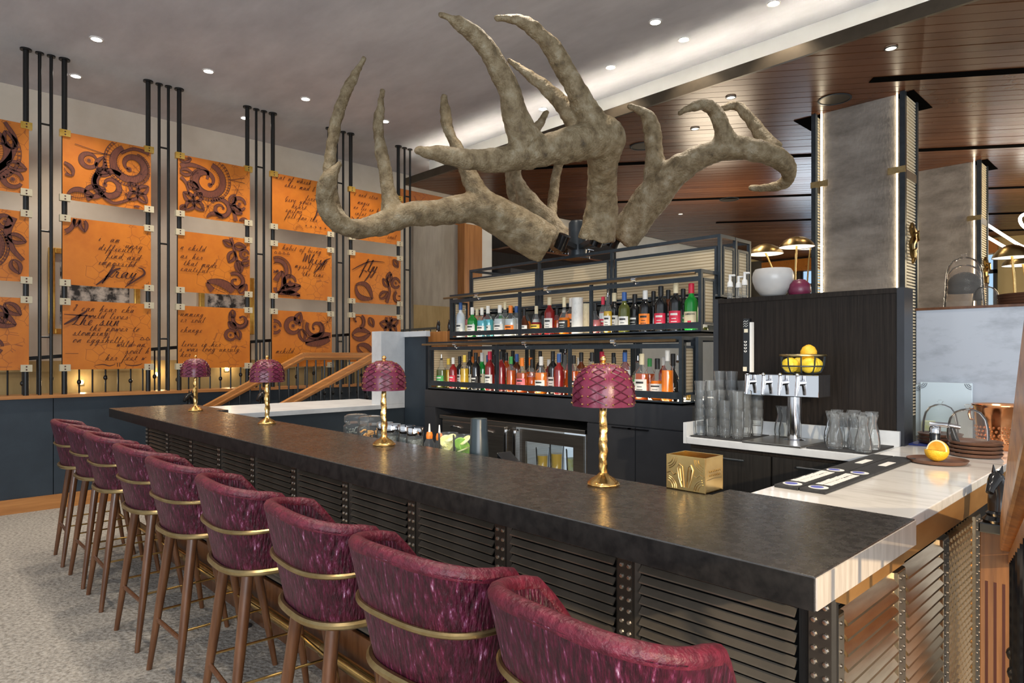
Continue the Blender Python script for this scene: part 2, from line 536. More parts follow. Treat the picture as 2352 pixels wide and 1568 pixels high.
    def obj(s, name, m, parent=None, smooth=False, bevel=0.0, loc=None):
        return link(name, s.mesh(name, m, smooth, bevel), parent, loc)


def link(name, me, parent=None, loc=None, rz=0.0):
    o = bpy.data.objects.new(name, me)
    S.collection.objects.link(o)
    if loc is not None:
        o.location = loc
    if rz:
        o.rotation_euler[2] = rz
    if parent is not None:
        o.parent = parent
    return o


def tag(o, label, cat, group=None, kind=None):
    o['label'] = label
    if cat:
        o['category'] = cat
    if group:
        o['group'] = group
    if kind:
        o['kind'] = kind
    return o


def thing(name, label, cat, loc=(0, 0, 0), rz=0.0, group=None):
    o = bpy.data.objects.new(name, None)
    o.empty_display_size = 0.05
    S.collection.objects.link(o)
    o.location = loc
    o.rotation_euler[2] = rz
    return tag(o, label, cat, group)


def struct(o, label=None):
    o['kind'] = 'structure'
    if label:
        o['label'] = label
    return o


def dup(root, loc, rz=None, label=None, group=None):
    """a copy of a thing with copies of its parts and sub-parts"""
    r = root.copy()
    S.collection.objects.link(r)
    r.location = loc
    if rz is not None:
        r.rotation_euler[2] = rz
    if label:
        r['label'] = label
    if group:
        r['group'] = group
    for ch in list(root.children):
        c = ch.copy()
        S.collection.objects.link(c)
        c.parent = r
        for g in list(ch.children):
            d = g.copy()
            S.collection.objects.link(d)
            d.parent = c
    return r


def frame_box(b, x0, x1, y0, y1, z0, z1, w):
    """the twelve edges of a box as square bars w thick"""
    for z in (z0, z1 - w):
        b.box(x0, x1, y0, y0 + w, z, z + w)
        b.box(x0, x1, y1 - w, y1, z, z + w)
        b.box(x0, x0 + w, y0 + w, y1 - w, z, z + w)
        b.box(x1 - w, x1, y0 + w, y1 - w, z, z + w)
    for x in (x0, x1 - w):
        for y in (y0, y1 - w):
            b.box(x, x + w, y, y + w, z0 + w, z1 - w)
    return b


ORD = ('first second third fourth fifth sixth seventh eighth ninth tenth eleventh twelfth thirteenth fourteenth fifteenth '
       'sixteenth seventeenth eighteenth nineteenth twentieth twenty-first twenty-second twenty-third twenty-fourth '
       'twenty-fifth twenty-sixth twenty-seventh twenty-eighth twenty-ninth thirtieth thirty-first thirty-second').split()


def text_mesh(body, size, shear=0.0, space=1.0, align='LEFT', bold=0.0):
    """flat lettering as (verts, faces) in the xy plane"""
    c = bpy.data.curves.new('lettering', 'FONT')
    c.body = body
    c.size = size
    c.shear = shear
    c.space_character = space
    c.align_x = align
    c.offset = bold
    c.resolution_u = 2
    o = bpy.data.objects.new('lettering', c)
    S.collection.objects.link(o)
    dg = bpy.context.evaluated_depsgraph_get()
    me = bpy.data.meshes.new_from_object(o.evaluated_get(dg))
    v = [tuple(p.co) for p in me.vertices]
    f = [tuple(p.vertices) for p in me.polygons]
    bpy.data.objects.remove(o)
    bpy.data.curves.remove(c)
    bpy.data.meshes.remove(me)
    return v, f


def catmull(pts, sub):
    out = []
    P = [pts[0]] + list(pts) + [pts[-1]]
    for i in range(1, len(P) - 2):
        for k in range(sub):
            t = k / sub
            out.append(tuple(0.5 * (2 * P[i][j] + (P[i + 1][j] - P[i - 1][j]) * t + (2 * P[i - 1][j] - 5 * P[i][j] + 4 * P[i + 1][j] - P[i + 2][j]) * t * t
                                    + (3 * P[i][j] - P[i - 1][j] - 3 * P[i + 1][j] + P[i + 2][j]) * t ** 3) for j in range(4)))
    out.append(tuple(pts[-1]))
    return out



# ================================================================== the room
struct(MB().box(-9.2, 5, -5, 17.2, -0.1, 0).obj('floor', 'carpet'), 'grey textured loop carpet')
struct(MB().box(-9.0, 4.0, -3.5, 5.90, 4.40, 4.5).box(-9.0, -8.0, 5.90, 17.0, 4.40, 4.5).obj('ceiling', 'plaster_ceiling'),
       'grey trowelled plaster ceiling')
struct(MB().box(-9.0, -8.85, -3.5, 17.0, -0.1, 4.4).obj('wall_left', 'plaster_wall'), 'pale plaster wall behind the leather screens')
wb = struct(MB().box(-9.0, 6.0, 17.0, 17.1, 0, 4.2).obj('wall_back', 'amber_lit_wall'), 'amber lit far wall')

# ---- wood soffit with planks, steel fascia and light cove
SOFX, SOFY, SOFZ = -8.0, 5.49, 3.96
soff = struct(MB().box(SOFX, 4.0, SOFY + 0.03, 17.0, SOFZ + 0.03, SOFZ + 0.06).obj('ceiling', 'dark_void'),
              'dark timber plank ceiling over the dining room')


def clip(poly, ax, lim, keep_greater):
    out = []
    for i in range(len(poly)):
        a, b = poly[i], poly[(i + 1) % len(poly)]
        ia = (a[ax] >= lim) == keep_greater
        ib = (b[ax] >= lim) == keep_greater
        if ia:
            out.append(a)
        if ia != ib:
            t = (lim - a[ax]) / (b[ax] - a[ax])
            out.append((a[0] + t * (b[0] - a[0]), a[1] + t * (b[1] - a[1])))
    return out


pd = (math.cos(R(37)), math.sin(R(37)))
pn = (-pd[1], pd[0])
random.seed(4)
PW = 0.131
for i in range(12, 150):
    q0, q1 = i * PW, i * PW + PW - 0.008
    poly = [(pn[0] * q + pd[0] * t, pn[1] * q + pd[1] * t) for q, t in ((q0, -30), (q0, 30), (q1, 30), (q1, -30))]
    for ax, lim, g in ((0, SOFX + 0.03, True), (0, 4.0, False), (1, SOFY + 0.03, True), (1, 17.0, False)):
        poly = clip(poly, ax, lim, g)
        if len(poly) < 3:
            break
    if len(poly) < 3:
        continue
    MB().prism(poly, SOFZ + random.uniform(0, 0.003), SOFZ + 0.03).obj('plank', random.choice(('ceiling_plank', 'ceiling_plank_b')), soff)

struct(MB().box(SOFX, 4.0, SOFY, SOFY + 0.03, SOFZ, 4.065).box(SOFX, SOFX + 0.03, SOFY + 0.03, 17.0, SOFZ, 4.065)
       .obj('trim_1', 'steel_fascia'), 'dark steel edge of the timber ceiling')
struct(MB().box(SOFX + 0.03, 4.0, SOFY + 0.03, 5.90, SOFZ + 0.06, 4.0).box(SOFX + 0.03, 4.0, 5.90, 5.98, SOFZ + 0.06, 4.4)
       .box(SOFX + 0.38, SOFX + 0.44, 5.98, 17, SOFZ + 0.06, 4.4).obj('trim_2', 'plaster_white'), 'white lit cove above the steel edge')
tag(MB().box(SOFX + 0.2, 3.9, SOFY + 0.06, SOFY + 0.10, 4.001, 4.02).obj('cove_light_strip', 'cove_led'),
    'warm light strip hidden behind the long dark steel ceiling edge', 'light strip')
tag(MB().box(SOFX + 0.06, SOFX + 0.10, SOFY + 0.5, 16.5, 4.001, 4.02).obj('cove_light_strip', 'cove_led'),
    'warm light strip along the far end edge of the timber ceiling', 'light strip')

# ---- slots, grilles and recessed lights in the timber ceiling


def slot(x0, y0, length, label):
    p = [(x0 + pd[0] * t + pn[0] * q, y0 + pd[1] * t + pn[1] * q) for t, q in ((0, 0), (length, 0), (length, 0.11), (0.0, 0.11))]
    tag(MB().prism(p, SOFZ - 0.006, SOFZ - 0.0003).obj('air_slot', 'dark_void'), label, 'air slot', 'black slots in the timber ceiling')


slot(-2.00, 6.37, 6.0, 'broad black air slot in timber ceiling, nearest the grey ceiling')
slot(-6.2, 6.05, 8.6, 'black air slot in timber ceiling crossing just above the right antler')
slot(-6.57, 8.46, 8.5, 'black air slot in timber ceiling just below the right antler')
slot(-6.2, 11.2, 8.5, 'thin black air slot in timber ceiling, second from the far wall')
slot(-5.5, 13.9, 5.0, 'thin black air slot in timber ceiling, farthest back')


def downlight(x, y, z, r, label, group, lens='lamp_lens', energy=0, col=(1, 0.90, 0.76), ang=95):
    t = thing('downlight', label, 'downlight', (x, y, z), 0, group)
    MB().lathe([(r * 1.25, 0), (r * 1.25, -0.004), (r, -0.006), (r, 0.0)], 20, cap=False).obj('trim_ring', 'label_white' if z > 4 else 'black_steel', t, True)
    MB().lathe([(1e-6, -0.003), (r, -0.003)], 20, cap=False).obj('lens', lens, t)
    if energy:
        l = bpy.data.lights.new('downlight_beam', 'SPOT')
        l.energy = energy
        l.color = col
        l.spot_size = R(ang)
        l.spot_blend = 0.6
        l.shadow_soft_size = 0.05
        o = bpy.data.objects.new('downlight_beam', l)
        S.collection.objects.link(o)
        o.parent = t
        o.location = (0, 0, -0.02)
    return t


CW = (1.0, 0.88, 0.72)
gr = 'downlights in the grey plaster ceiling'
for i, (x, y, e, w) in enumerate([
        (-7.02, 1.41, 100, 'above the far end of the bar, nearest the photo edge'),
        (-7.02, 2.40, 100, 'between the second and third groups of poles'),
        (-7.02, 3.46, 100, 'beyond the third group of poles, clear of them'),
        (-7.01, 4.51, 90, 'beside the second tine of the left antler'),
        (-8.1, 1.44, 60, 'close to the wall behind the first group of poles'),
        (-8.1, 3.2, 60, 'close to the wall behind the third group of poles'),
        (-3.28, 4.87, 60, 'upper one of the close pair near the cove'),
        (-3.28, 5.33, 60, 'lower one of the close pair near the cove'),
        (-4.11, 5.31, 60, 'just above the cove right of the tall antler tines'),
        (-2.43, 5.32, 60, 'at the top edge of the photo near the cove'),
        (-5.36, 5.63, 0, 'in the bright cove glow between the antlers')]):
    downlight(x, y, 4.398, 0.045, 'small round white downlight ' + w, gr, energy=e, col=CW)
# more of the same row, outside the frame, over the bar and the stools
for i, (x, y) in enumerate([(-5.6, 1.55), (-4.0, 1.55), (-2.4, 1.55), (-0.9, 1.55), (-5.0, 0.2), (-3.0, 0.2), (-1.0, 0.2), (-5.0, 3.1), (-3.2, 3.1), (-1.4, 3.1)]):
    l = bpy.data.lights.new('overhead_downlight', 'SPOT')
    l.energy = 95
    l.color = CW
    l.spot_size = R(80)
    l.spot_blend = 0.6
    l.shadow_soft_size = 0.05
    o = bpy.data.objects.new('overhead_downlight', l)
    S.collection.objects.link(o)
    o.location = (x, y, 4.38)
g2 = 'lights in the timber ceiling'
for x, y, w in ((-1.71, 5.86, 'near the concrete column'), (-3.10, 5.87, 'above the curled right antler tines'),
                (-3.80, 6.40, 'sprinkler drawn as light left of the right antler tines'), (-6.28, 10.1, 'tiny far one behind the right antler')):  # sprinkler head given the same lens and beam as the lights
    downlight(x, y, SOFZ - 0.002, 0.04, 'small recessed light in timber ceiling, ' + w, g2, lens='shade_inside', energy=25, col=(1, .8, .55))
for x, y, w in ((-2.43, 6.64, 'beside the top of the concrete column'), (-4.55, 6.49, 'partly hidden by the antler elbow'), (-5.15, 9.7, 'small far one right of the antler base')):
    t = thing('ceiling_speaker', 'round dark speaker grille in timber ceiling, ' + w, 'speaker', (x, y, SOFZ - 0.001), 0, 'ceiling speakers')
    MB().lathe([(0.15, 0), (0.15, -0.006), (0.135, -0.008), (0.135, -0.002)], 28, cap=False).obj('rim', 'black_steel', t, True)
    MB().lathe([(1e-6, -0.004), (0.135, -0.003)], 28, cap=False).obj('grille', 'steel_fascia', t)

# ---- concrete columns with cane side screens


def column(x0, x1, yf, label, slabel, n):
    c = struct(MB().box(x0, x1, yf, yf + 0.66, 0, SOFZ).obj('column_%d' % n, 'concrete'), label)
    for side, xa in ((-1, x0 - 0.10), (1, x1 + 0.055)):
        t = thing('column_screen', slabel % ('left' if side < 0 else 'right'), 'screen', (xa, yf, 0), 0, 'cane screens on the columns')
        # front and rear posts, rails and a slatted face between
        MB().box(0, 0.045, -0.05, 0.0, 0, SOFZ + 0.02).obj('post', 'black_steel', t)
        MB().box(0, 0.045, 0.34, 0.38, 0, SOFZ + 0.02).obj('post', 'black_steel', t)
        s = MB()
        z = 0.9
        while z < SOFZ:
            s.box(0.014, 0.030, 0.0, 0.34, z, z + 0.016)
            z += 0.030
        o = s.obj('slats', 'cream', t)
        o['kind'] = 'stuff'
        MB().box(0.006, 0.04, 0.0, 0.34, 3.16, 3.24).obj('cross_rail', 'bronze', t)
        b = MB()
        if side > 0:
            b.box(-0.10, 0.05, -0.058, -0.04, 3.20, 3.26)
        else:
            b.box(-0.005, 0.16, -0.058, -0.04, 3.20, 3.26)
        b.obj('clip', 'aged_brass', t)
        MB().box(0.080 if side < 0 else -0.040, 0.095 if side < 0 else -0.052 + 0.025, -0.016, -0.004, 0.2, SOFZ).obj('light_line', 'column_led', t)
        if side > 0:
            # scrolled brass ornament hung on the screen
            q = MB()
            pts = [(0.07, 0.10 + 0.035 * math.sin(k * 1.3), 2.36 + k * 0.042) for k in range(10)]
            q.tube(pts, [0.012, 0.022, 0.030, 0.022, 0.026, 0.034, 0.024, 0.032, 0.026, 0.010], 8)
            q.tube([(0.09, 0.06, 2.62), (0.10, 0.16, 2.66), (0.10, 0.17, 2.58), (0.09, 0.10, 2.55)], 0.012, 6)
            q.tube([(0.09, 0.14, 2.50), (0.10, 0.06, 2.47), (0.10, 0.06, 2.41), (0.09, 0.12, 2.40)], 0.011, 6)
            q.obj('ornament', 'dark_brass', t, True)
    # dark recess in the timber ceiling round the column
    h = MB()
    for a, b_ in ((x0 - 0.30, x0 - 0.004), (x1 + 0.004, x1 + 0.16)):
        h.box(a, b_, yf, yf + 0.62, SOFZ - 0.004, SOFZ + 0.002)
    struct(h.obj('trim_%d' % (n + 4), 'dark_void'), 'dark ceiling gap beside the column')


column(-2.655, -1.995, 6.95, 'tall rough grey concrete column with lit edges', 'black framed cane screen on the %s side of the nearer concrete column', 1)
column(-2.66, -2.00, 10.08, 'second grey concrete column farther back', 'black framed cane screen on the %s side of the farther concrete column', 2)

# ---- things on the far left wall
struct(MB().box(-8.85, -8.80, 6.2, 7.12, 0, 3.72).obj('wall_pier', 'grey_plaster'), 'grey plaster pier')
struct(MB().box(-8.80, -8.79, 6.2, 7.12, 0, 2.30).obj('trim_3', 'ochre_plaster'), 'ochre dado on the plaster pier')
struct(MB().box(-8.85, -8.62, 7.12, 7.52, 0, 3.72).obj('trim_4', 'oak'), 'oak door post')
struct(MB().box(-8.85, -8.70, 7.52, 7.82, 0, 3.72).obj('wall_strip', 'plaster_white'), 'narrow white wall strip')
struct(MB().box(-8.849, -8.83, 7.82, 11.6, 0, 3.86).obj('wall_recess', 'brown_panel'), 'dark recess of the open kitchen')
tag(MB().box(-8.84, -8.80, 5.95, 7.3, 3.72, 4.14).obj('leather_header', 'orange_leather'), 'orange leather header board under the white cove at the wall end', 'panel')
t = thing('wire_shelf', 'steel wire shelf with hanging racks in dark kitchen recess', 'shelf', (-8.5, 9.1, 0))
MB().box(-0.335, 0.2, -1.2, 1.4, 3.36, 3.39).obj('board', 'walnut_leg', t)
MB().box(-0.335, 0.2, -1.2, 1.4, 2.85, 3.0).obj('counter', 'slate_cabinet', t)
random.seed(9)
w = MB()
for k in range(26):
    y = -1.1 + k * 0.085
    w.tube([(0.1, y, 3.42), (0.12, y + random.uniform(-.1, .1), 3.55 + random.uniform(0, .1)), (0.05, y + random.uniform(0, .2), 3.46)], 0.008, 5)
for zz in (3.46, 3.53, 3.6):
    w.tube([(0.1, -1.1, zz), (0.14, 0, zz + 0.03), (0.1, 1.2, zz - 0.02)], 0.008, 5)
o = w.obj('wire_rack', 'chrome', t, True)
o['kind'] = 'stuff'

# ---- stair well: navy half wall, cap, railing
hw = struct(MB().box(-7.78, -7.68, -3.5, 6.2, 0, 1.07).obj('wall_half', 'dark_void'), 'low navy wall along the stair well')
y = 1.18 - 4 * 1.22
while y < 6:
    MB().box(-7.69, -7.67, y + 0.003, y + 1.217, 0.135, 1.07).obj('panel', 'navy_panel', hw)
    y += 1.22
struct(MB().box(-7.98, -7.645, -3.5, 6.2, 1.07, 1.10).obj('trim_9', 'oak_y'), 'oak cap on the navy wall')
struct(MB().box(-7.668, -7.65, -3.5, 6.2, 0, 0.135).obj('baseboard_left', 'oak_y'), 'oak baseboard under the navy wall')

t = thing('stair_railing', 'black iron railing with turned balusters behind the leather screens', 'railing', (-7.88, 0, 1.10))
MB().bar((0, -1.0, 1.275 - 1.10), (0, 6.0, 1.89 - 1.10), 0.03, 0.035).obj('top_rail', 'pole_steel', t)
for i in range(57):
    yb = -0.55 + i * 0.1165
    zt = 1.37 + 0.0868 * yb - 1.10
    b = MB().tube([(0, yb, 0), (0, yb, zt)], 0.0085, 6)
    if i % 2:
        b.ball((0, yb, 0.09 + 0.02 * (i % 4)), 0.021, 8, 5, 1.3)
    b.obj('baluster', 'pole_steel', t, True)
struct(MB().box(-8.85, -8.82, -3.5, 6.2, 1.30, 1.42).obj('trim_10', 'ochre_plaster'), 'moulded chair rail on the far plaster wall')
struct(MB().box(-8.85, -8.835, -3.5, 6.2, 0, 1.30).obj('wall_dado', 'ochre_plaster'), 'ochre dado below the chair rail')
for i, (y, z) in enumerate(((1.62, 1.17), (2.42, 1.245), (3.25, 1.295))):
    t = thing('step_light', 'small glowing wall light low behind the railing, %s from the photo edge' % ORD[i], 'wall light', (-8.83, y, z), 0, 'stair wall lights')
    MB().ball((0.02, 0, 0), 0.022).obj('bulb', 'warm_bulb', t, True)
    MB().box(0.0, 0.012, -0.03, 0.03, -0.03, 0.03).obj('back_plate', 'aged_brass', t)
    l = bpy.data.lights.new('step_light_glow', 'POINT')
    l.energy = 1.2
    l.color = (1, .75, .42)
    l.shadow_soft_size = 0.03
    o = bpy.data.objects.new('step_light_glow', l)
    S.collection.objects.link(o)
    o.parent = t
    o.location = (0.1, 0, 0.02)

# framed pictures on the far wall
for (y0, y1, z0, z1, w) in ((1.31, 2.22, 1.72, 2.68, 'left'), (2.90, 3.60, 1.76, 2.52, 'right')):
    t = thing('framed_picture', 'gilt framed grey picture on the plaster wall, %s one of two' % w, 'picture', (-8.85, y0, z0), 0, 'pictures behind the leather screens')
    W_, H_ = y1 - y0, z1 - z0
    f = MB()
    f.box(0.0, 0.06, 0, 0.06, 0, H_).box(0, 0.06, W_ - 0.06, W_, 0, H_).box(0, 0.06, 0.06, W_ - 0.06, 0, 0.06).box(0, 0.06, 0.06, W_ - 0.06, H_ - 0.06, H_)
    f.obj('frame', 'gilt', t, bevel=0.008)
    MB().box(0.0, 0.02, 0.06, W_ - 0.06, 0.06, H_ - 0.06).obj('mount', 'mat_board', t)
    MB().box(0.02, 0.024, 0.11, W_ - 0.11, 0.11, H_ - 0.11).obj('print', 'picture_grey', t)

# ---- stair up to the platform with two oak handrails
struct(MB().box(-7.66, -6.40, 3.9, 6.2, 0, 0.60).obj('floor_platform', 'dark_void'), 'raised platform beyond the stair')
st = struct(MB().box(-7.60, -6.5, 2.46, 2.50, 0, 0.02).obj('stair_base', 'dark_void'))
for i in range(4):
    MB().box(-7.60, -6.50, 2.5 + i * 0.35, 3.9, i * 0.15 if i else 0.0, (i + 1) * 0.15).obj('step', 'walnut_leg', st)


def handrail(x, pts, yend, label, nlabel):
    t = thing('stair_handrail', label, 'handrail', (x, 0, 0), 0, 'oak stair handrails')
    prof = MB()
    for a, b in zip(pts[:-1], pts[1:]):
        prof.bar((0, a[0], a[1]), (0, b[0], b[1]), 0.062, 0.05)
        prof.bar((0, a[0], a[1] - 0.035), (0, b[0], b[1] - 0.035), 0.085, 0.022)
        prof.bar((0, a[0], a[1] - 0.052), (0, b[0], b[1] - 0.052), 0.05, 0.03)
    prof.obj('rail', 'oak_y', t, bevel=0.006)
    yb = pts[0][0] + 0.12
    while yb < pts[-1][0]:
        (y0, z0), (y1, z1), (y2, z2) = pts
        zt = z0 + (z1 - z0) * min(1, (yb - y0) / (y1 - y0)) - 0.06
        zb = min(0.6, max(0.15, math.floor((yb - 2.5) / 0.35 + 1) * 0.15)) if yb > 2.5 else 0.0
        b = MB().tube([(0, yb, zb), (0, yb, zt)], 0.010, 6).ball((0, yb, (zb + zt) / 2), 0.02, 8, 5, 1.4)
        b.obj('baluster', 'pole_steel', t, True)
        yb += 0.115
    nz = pts[0][1] - 0.02
    MB().box(-0.05, 0.05, pts[0][0] - 0.11, pts[0][0] - 0.01, 0, nz).obj('newel', 'black_panel', t, bevel=0.004)
    return horse('horse_finial', nlabel, (x, pts[0][0] - 0.06, nz), 0.27, R(-60))


def horse(name, label, loc, h, rz, group='black horse head figures'):
    """a chess knight like horse head on a turned foot, h high"""
    t = thing(name, label, 'figurine', loc, rz, group)
    k = h / 0.27
    MB().lathe([(0.055 * k, 0), (0.060 * k, 0.012 * k), (0.042 * k, 0.03 * k), (0.046 * k, 0.042 * k), (0.03 * k, 0.055 * k)], 16).obj('foot', 'black_gloss', t, True)
    b = MB()
    neck = [(0.0, 0, 0.045), (-0.012, 0, 0.09), (-0.012, 0, 0.14), (0.004, 0, 0.185), (0.03, 0, 0.215)]
    b.tube([(p[0] * k, 0, p[2] * k) for p in neck], [0.036 * k, 0.042 * k, 0.040 * k, 0.034 * k, 0.024 * k], 10)
    b.tube([(0.0, 0, 0.205 * k), (0.035 * k, 0, 0.195 * k), (0.07 * k, 0, 0.165 * k), (0.085 * k, 0, 0.145 * k)], [0.03 * k, 0.027 * k, 0.019 * k, 0.016 * k], 10)
    for s in (-1, 1):
        b.tube([(0.0, s * 0.014 * k, 0.225 * k), (-0.004 * k, s * 0.018 * k, 0.262 * k)], [0.010 * k, 0.002 * k], 6)
    b.obj('head', 'black_gloss', t, True)
    m = MB().tube([(-0.045 * k, 0, 0.07 * k), (-0.055 * k, 0, 0.13 * k), (-0.035 * k, 0, 0.20 * k), (-0.005 * k, 0, 0.24 * k)], [0.008 * k, 0.014 * k, 0.014 * k, 0.006 * k], 6)
    m.obj('mane', 'black_gloss', t, True)
    return t


handrail(-7.45, [(2.42, 0.87), (3.64, 1.49), (5.35, 1.49)], 5.35, 'oak stair handrail farther from the bar with long level top run',
         'black horse head finial on stair post behind the first lamp')
handrail(-6.60, [(2.85, 0.90), (4.10, 1.49), (4.55, 1.49)], 4.55, 'oak stair handrail nearer the bar running up to the white slab',
         'black horse head finial on stair post beside the second lamp')

# ---- far end of the dining room: windows with daylight, beam
struct(MB().box(-9.0, -3.2, 16.96, 17.0, 0, 4.0).obj('wall_far', 'steel_fascia'), 'dark far wall beside the windows')
struct(MB().box(-8.0, -2.9, 16.80, 16.95, 3.62, 3.92).obj('trim_11', 'orange_leather'), 'orange band over the far windows')
for i in range(4):
    x0 = -7.0 + i * 1.02
    w = struct(MB().box(x0, x0 + 0.06, 16.85, 16.96, 0.5, 3.6).box(x0 + 0.96, x0 + 1.02, 16.85, 16.96, 0.5, 3.6)
               .box(x0, x0 + 1.02, 16.85, 16.96, 2.3, 2.38).box(x0, x0 + 1.02, 16.85, 16.96, 3.2, 3.28).box(x0, x0 + 1.02, 16.85, 16.96, 0.5, 0.58)
               .obj('window_%d' % (i + 1), 'pole_steel'), 'dark framed far window with blue daylight')
    for z0, z1 in ((0.58, 2.3), (2.38, 3.2), (3.28, 3.6)):
        MB().box(x0 + 0.06, x0 + 0.96, 16.90, 16.91, z0, z1).obj('pane', 'window_day', w)
    MB().box(x0 + 0.06, x0 + 0.96, 16.86, 16.88, 1.95, 2.05).obj('blind_bar', 'label_white', w)
struct(MB().box(-2.0, 6.0, 16.9, 17.0, 0, 3.9).obj('wall_cream', 'amber_lit_wall'), 'wall at the right with amber light in its colour')

# mushroom lamps and ring lights in the dining room


def mushroom(px, py, pz, r, label, bend, base):
    t = thing('mushroom_lamp', label, 'lamp', (px, py, 0), 0, 'brass mushroom lamps in the dining room')
    prof = [(r, pz), (r * 0.93, pz + 0.025), (r * 0.7, pz + 0.058), (r * 0.4, pz + 0.080), (0.02, pz + 0.09), (1e-6, pz + 0.09)]
    MB().lathe(prof, 28, cap=False).obj('shade', 'dark_brass', t, True)
    MB().lathe([(1e-6, pz + 0.012), (r * 0.97, pz + 0.004)], 28, cap=False).obj('diffuser', 'shade_inside', t)
    MB().tube([(bend, 0, base), (bend * 0.9, 0, pz - 0.5), (bend * 0.45, 0, pz - 0.15), (0.0, 0, pz + 0.02)], 0.008, 8).obj('stem', 'brass', t, True)
    MB().lathe([(0.10, base), (0.10, base + 0.015), (0.03, base + 0.03)], 20, (bend, 0, 0)).obj('foot', 'brass', t, True)


for a in ((-2.585, 5.5, 2.355, 0.150, 'brass mushroom lamp left of the others above the white bowl', 0.16, 0.0),
          (-2.315, 5.5, 2.385, 0.142, 'brass mushroom lamp standing highest beside the concrete column', -0.02, 0.0),
          (-2.98, 7.45, 2.68, 0.19, 'brass mushroom lamp half hidden by the concrete column', -0.05, 0.0),
          (-0.885, 5.6, 2.155, 0.115, 'brass mushroom lamp at the right photo edge, upper shade', 0.03, 0.0),
          (-0.90, 6.1, 2.15, 0.13, 'brass mushroom lamp at the right photo edge, lower shade behind', 0.06, 0.0)):
    mushroom(*a)
RINGPTS_A = [(-2.52, 11.26, 3.69), (-2.16, 11.64, 3.41), (-1.95, 11.86, 3.22), (-1.76, 12.05, 3.06), (-1.46, 12.36, 2.92), (-1.11, 12.73, 3.01), (-1.11, 12.73, 3.36), (-1.46, 12.36, 3.59), (-1.76, 12.05, 3.54), (-1.79, 12.02, 3.41), (-1.67, 12.14, 3.29), (-1.37, 12.46, 3.2)]
RINGPTS_B = [(-2.43, 11.35, 3.41), (-2.16, 11.64, 3.23), (-1.95, 11.86, 3.06), (-1.76, 12.05, 2.94), (-1.46, 12.36, 2.81), (-1.11, 12.73, 2.79)]
for k, pts in enumerate((RINGPTS_A, RINGPTS_B)):
    c = catmull([p + (0,) for p in pts], 8)
    t = MB().tube([q[:3] for q in c], 0.022, 8).obj('ring_light', 'ring_led', smooth=True)
    tag(t, 'glowing white looped tube light hanging in the dining room, %s loop' % ('upper', 'lower')[k], 'tube light', 'hanging tube lights')
for (x, y, z, e, c) in ((-0.5, 9.6, 2.7, 90, (1, .8, .5)), (-5, 9, 2.9, 70, (1, .82, .6)), (-5.5, 13.5, 2.6, 40, (0.8, .9, 1)), (-2.4, 5.9, 2.2, 2.5, (1, .8, .55))):
    l = bpy.data.lights.new('dining_room_light', 'POINT')
    l.energy = e
    l.color = c
    l.shadow_soft_size = 0.5
    o = bpy.data.objects.new('dining_room_light', l)
    S.collection.objects.link(o)
    o.location = (x, y, z)

# ================================================================== leather screens
SX = -7.70
ZR = ((3.015, 3.677), (2.18, 2.843), (1.345, 2.025))
COLS = [0.205 + 1.0525 * i for i in range(5)]
PWID = 0.785

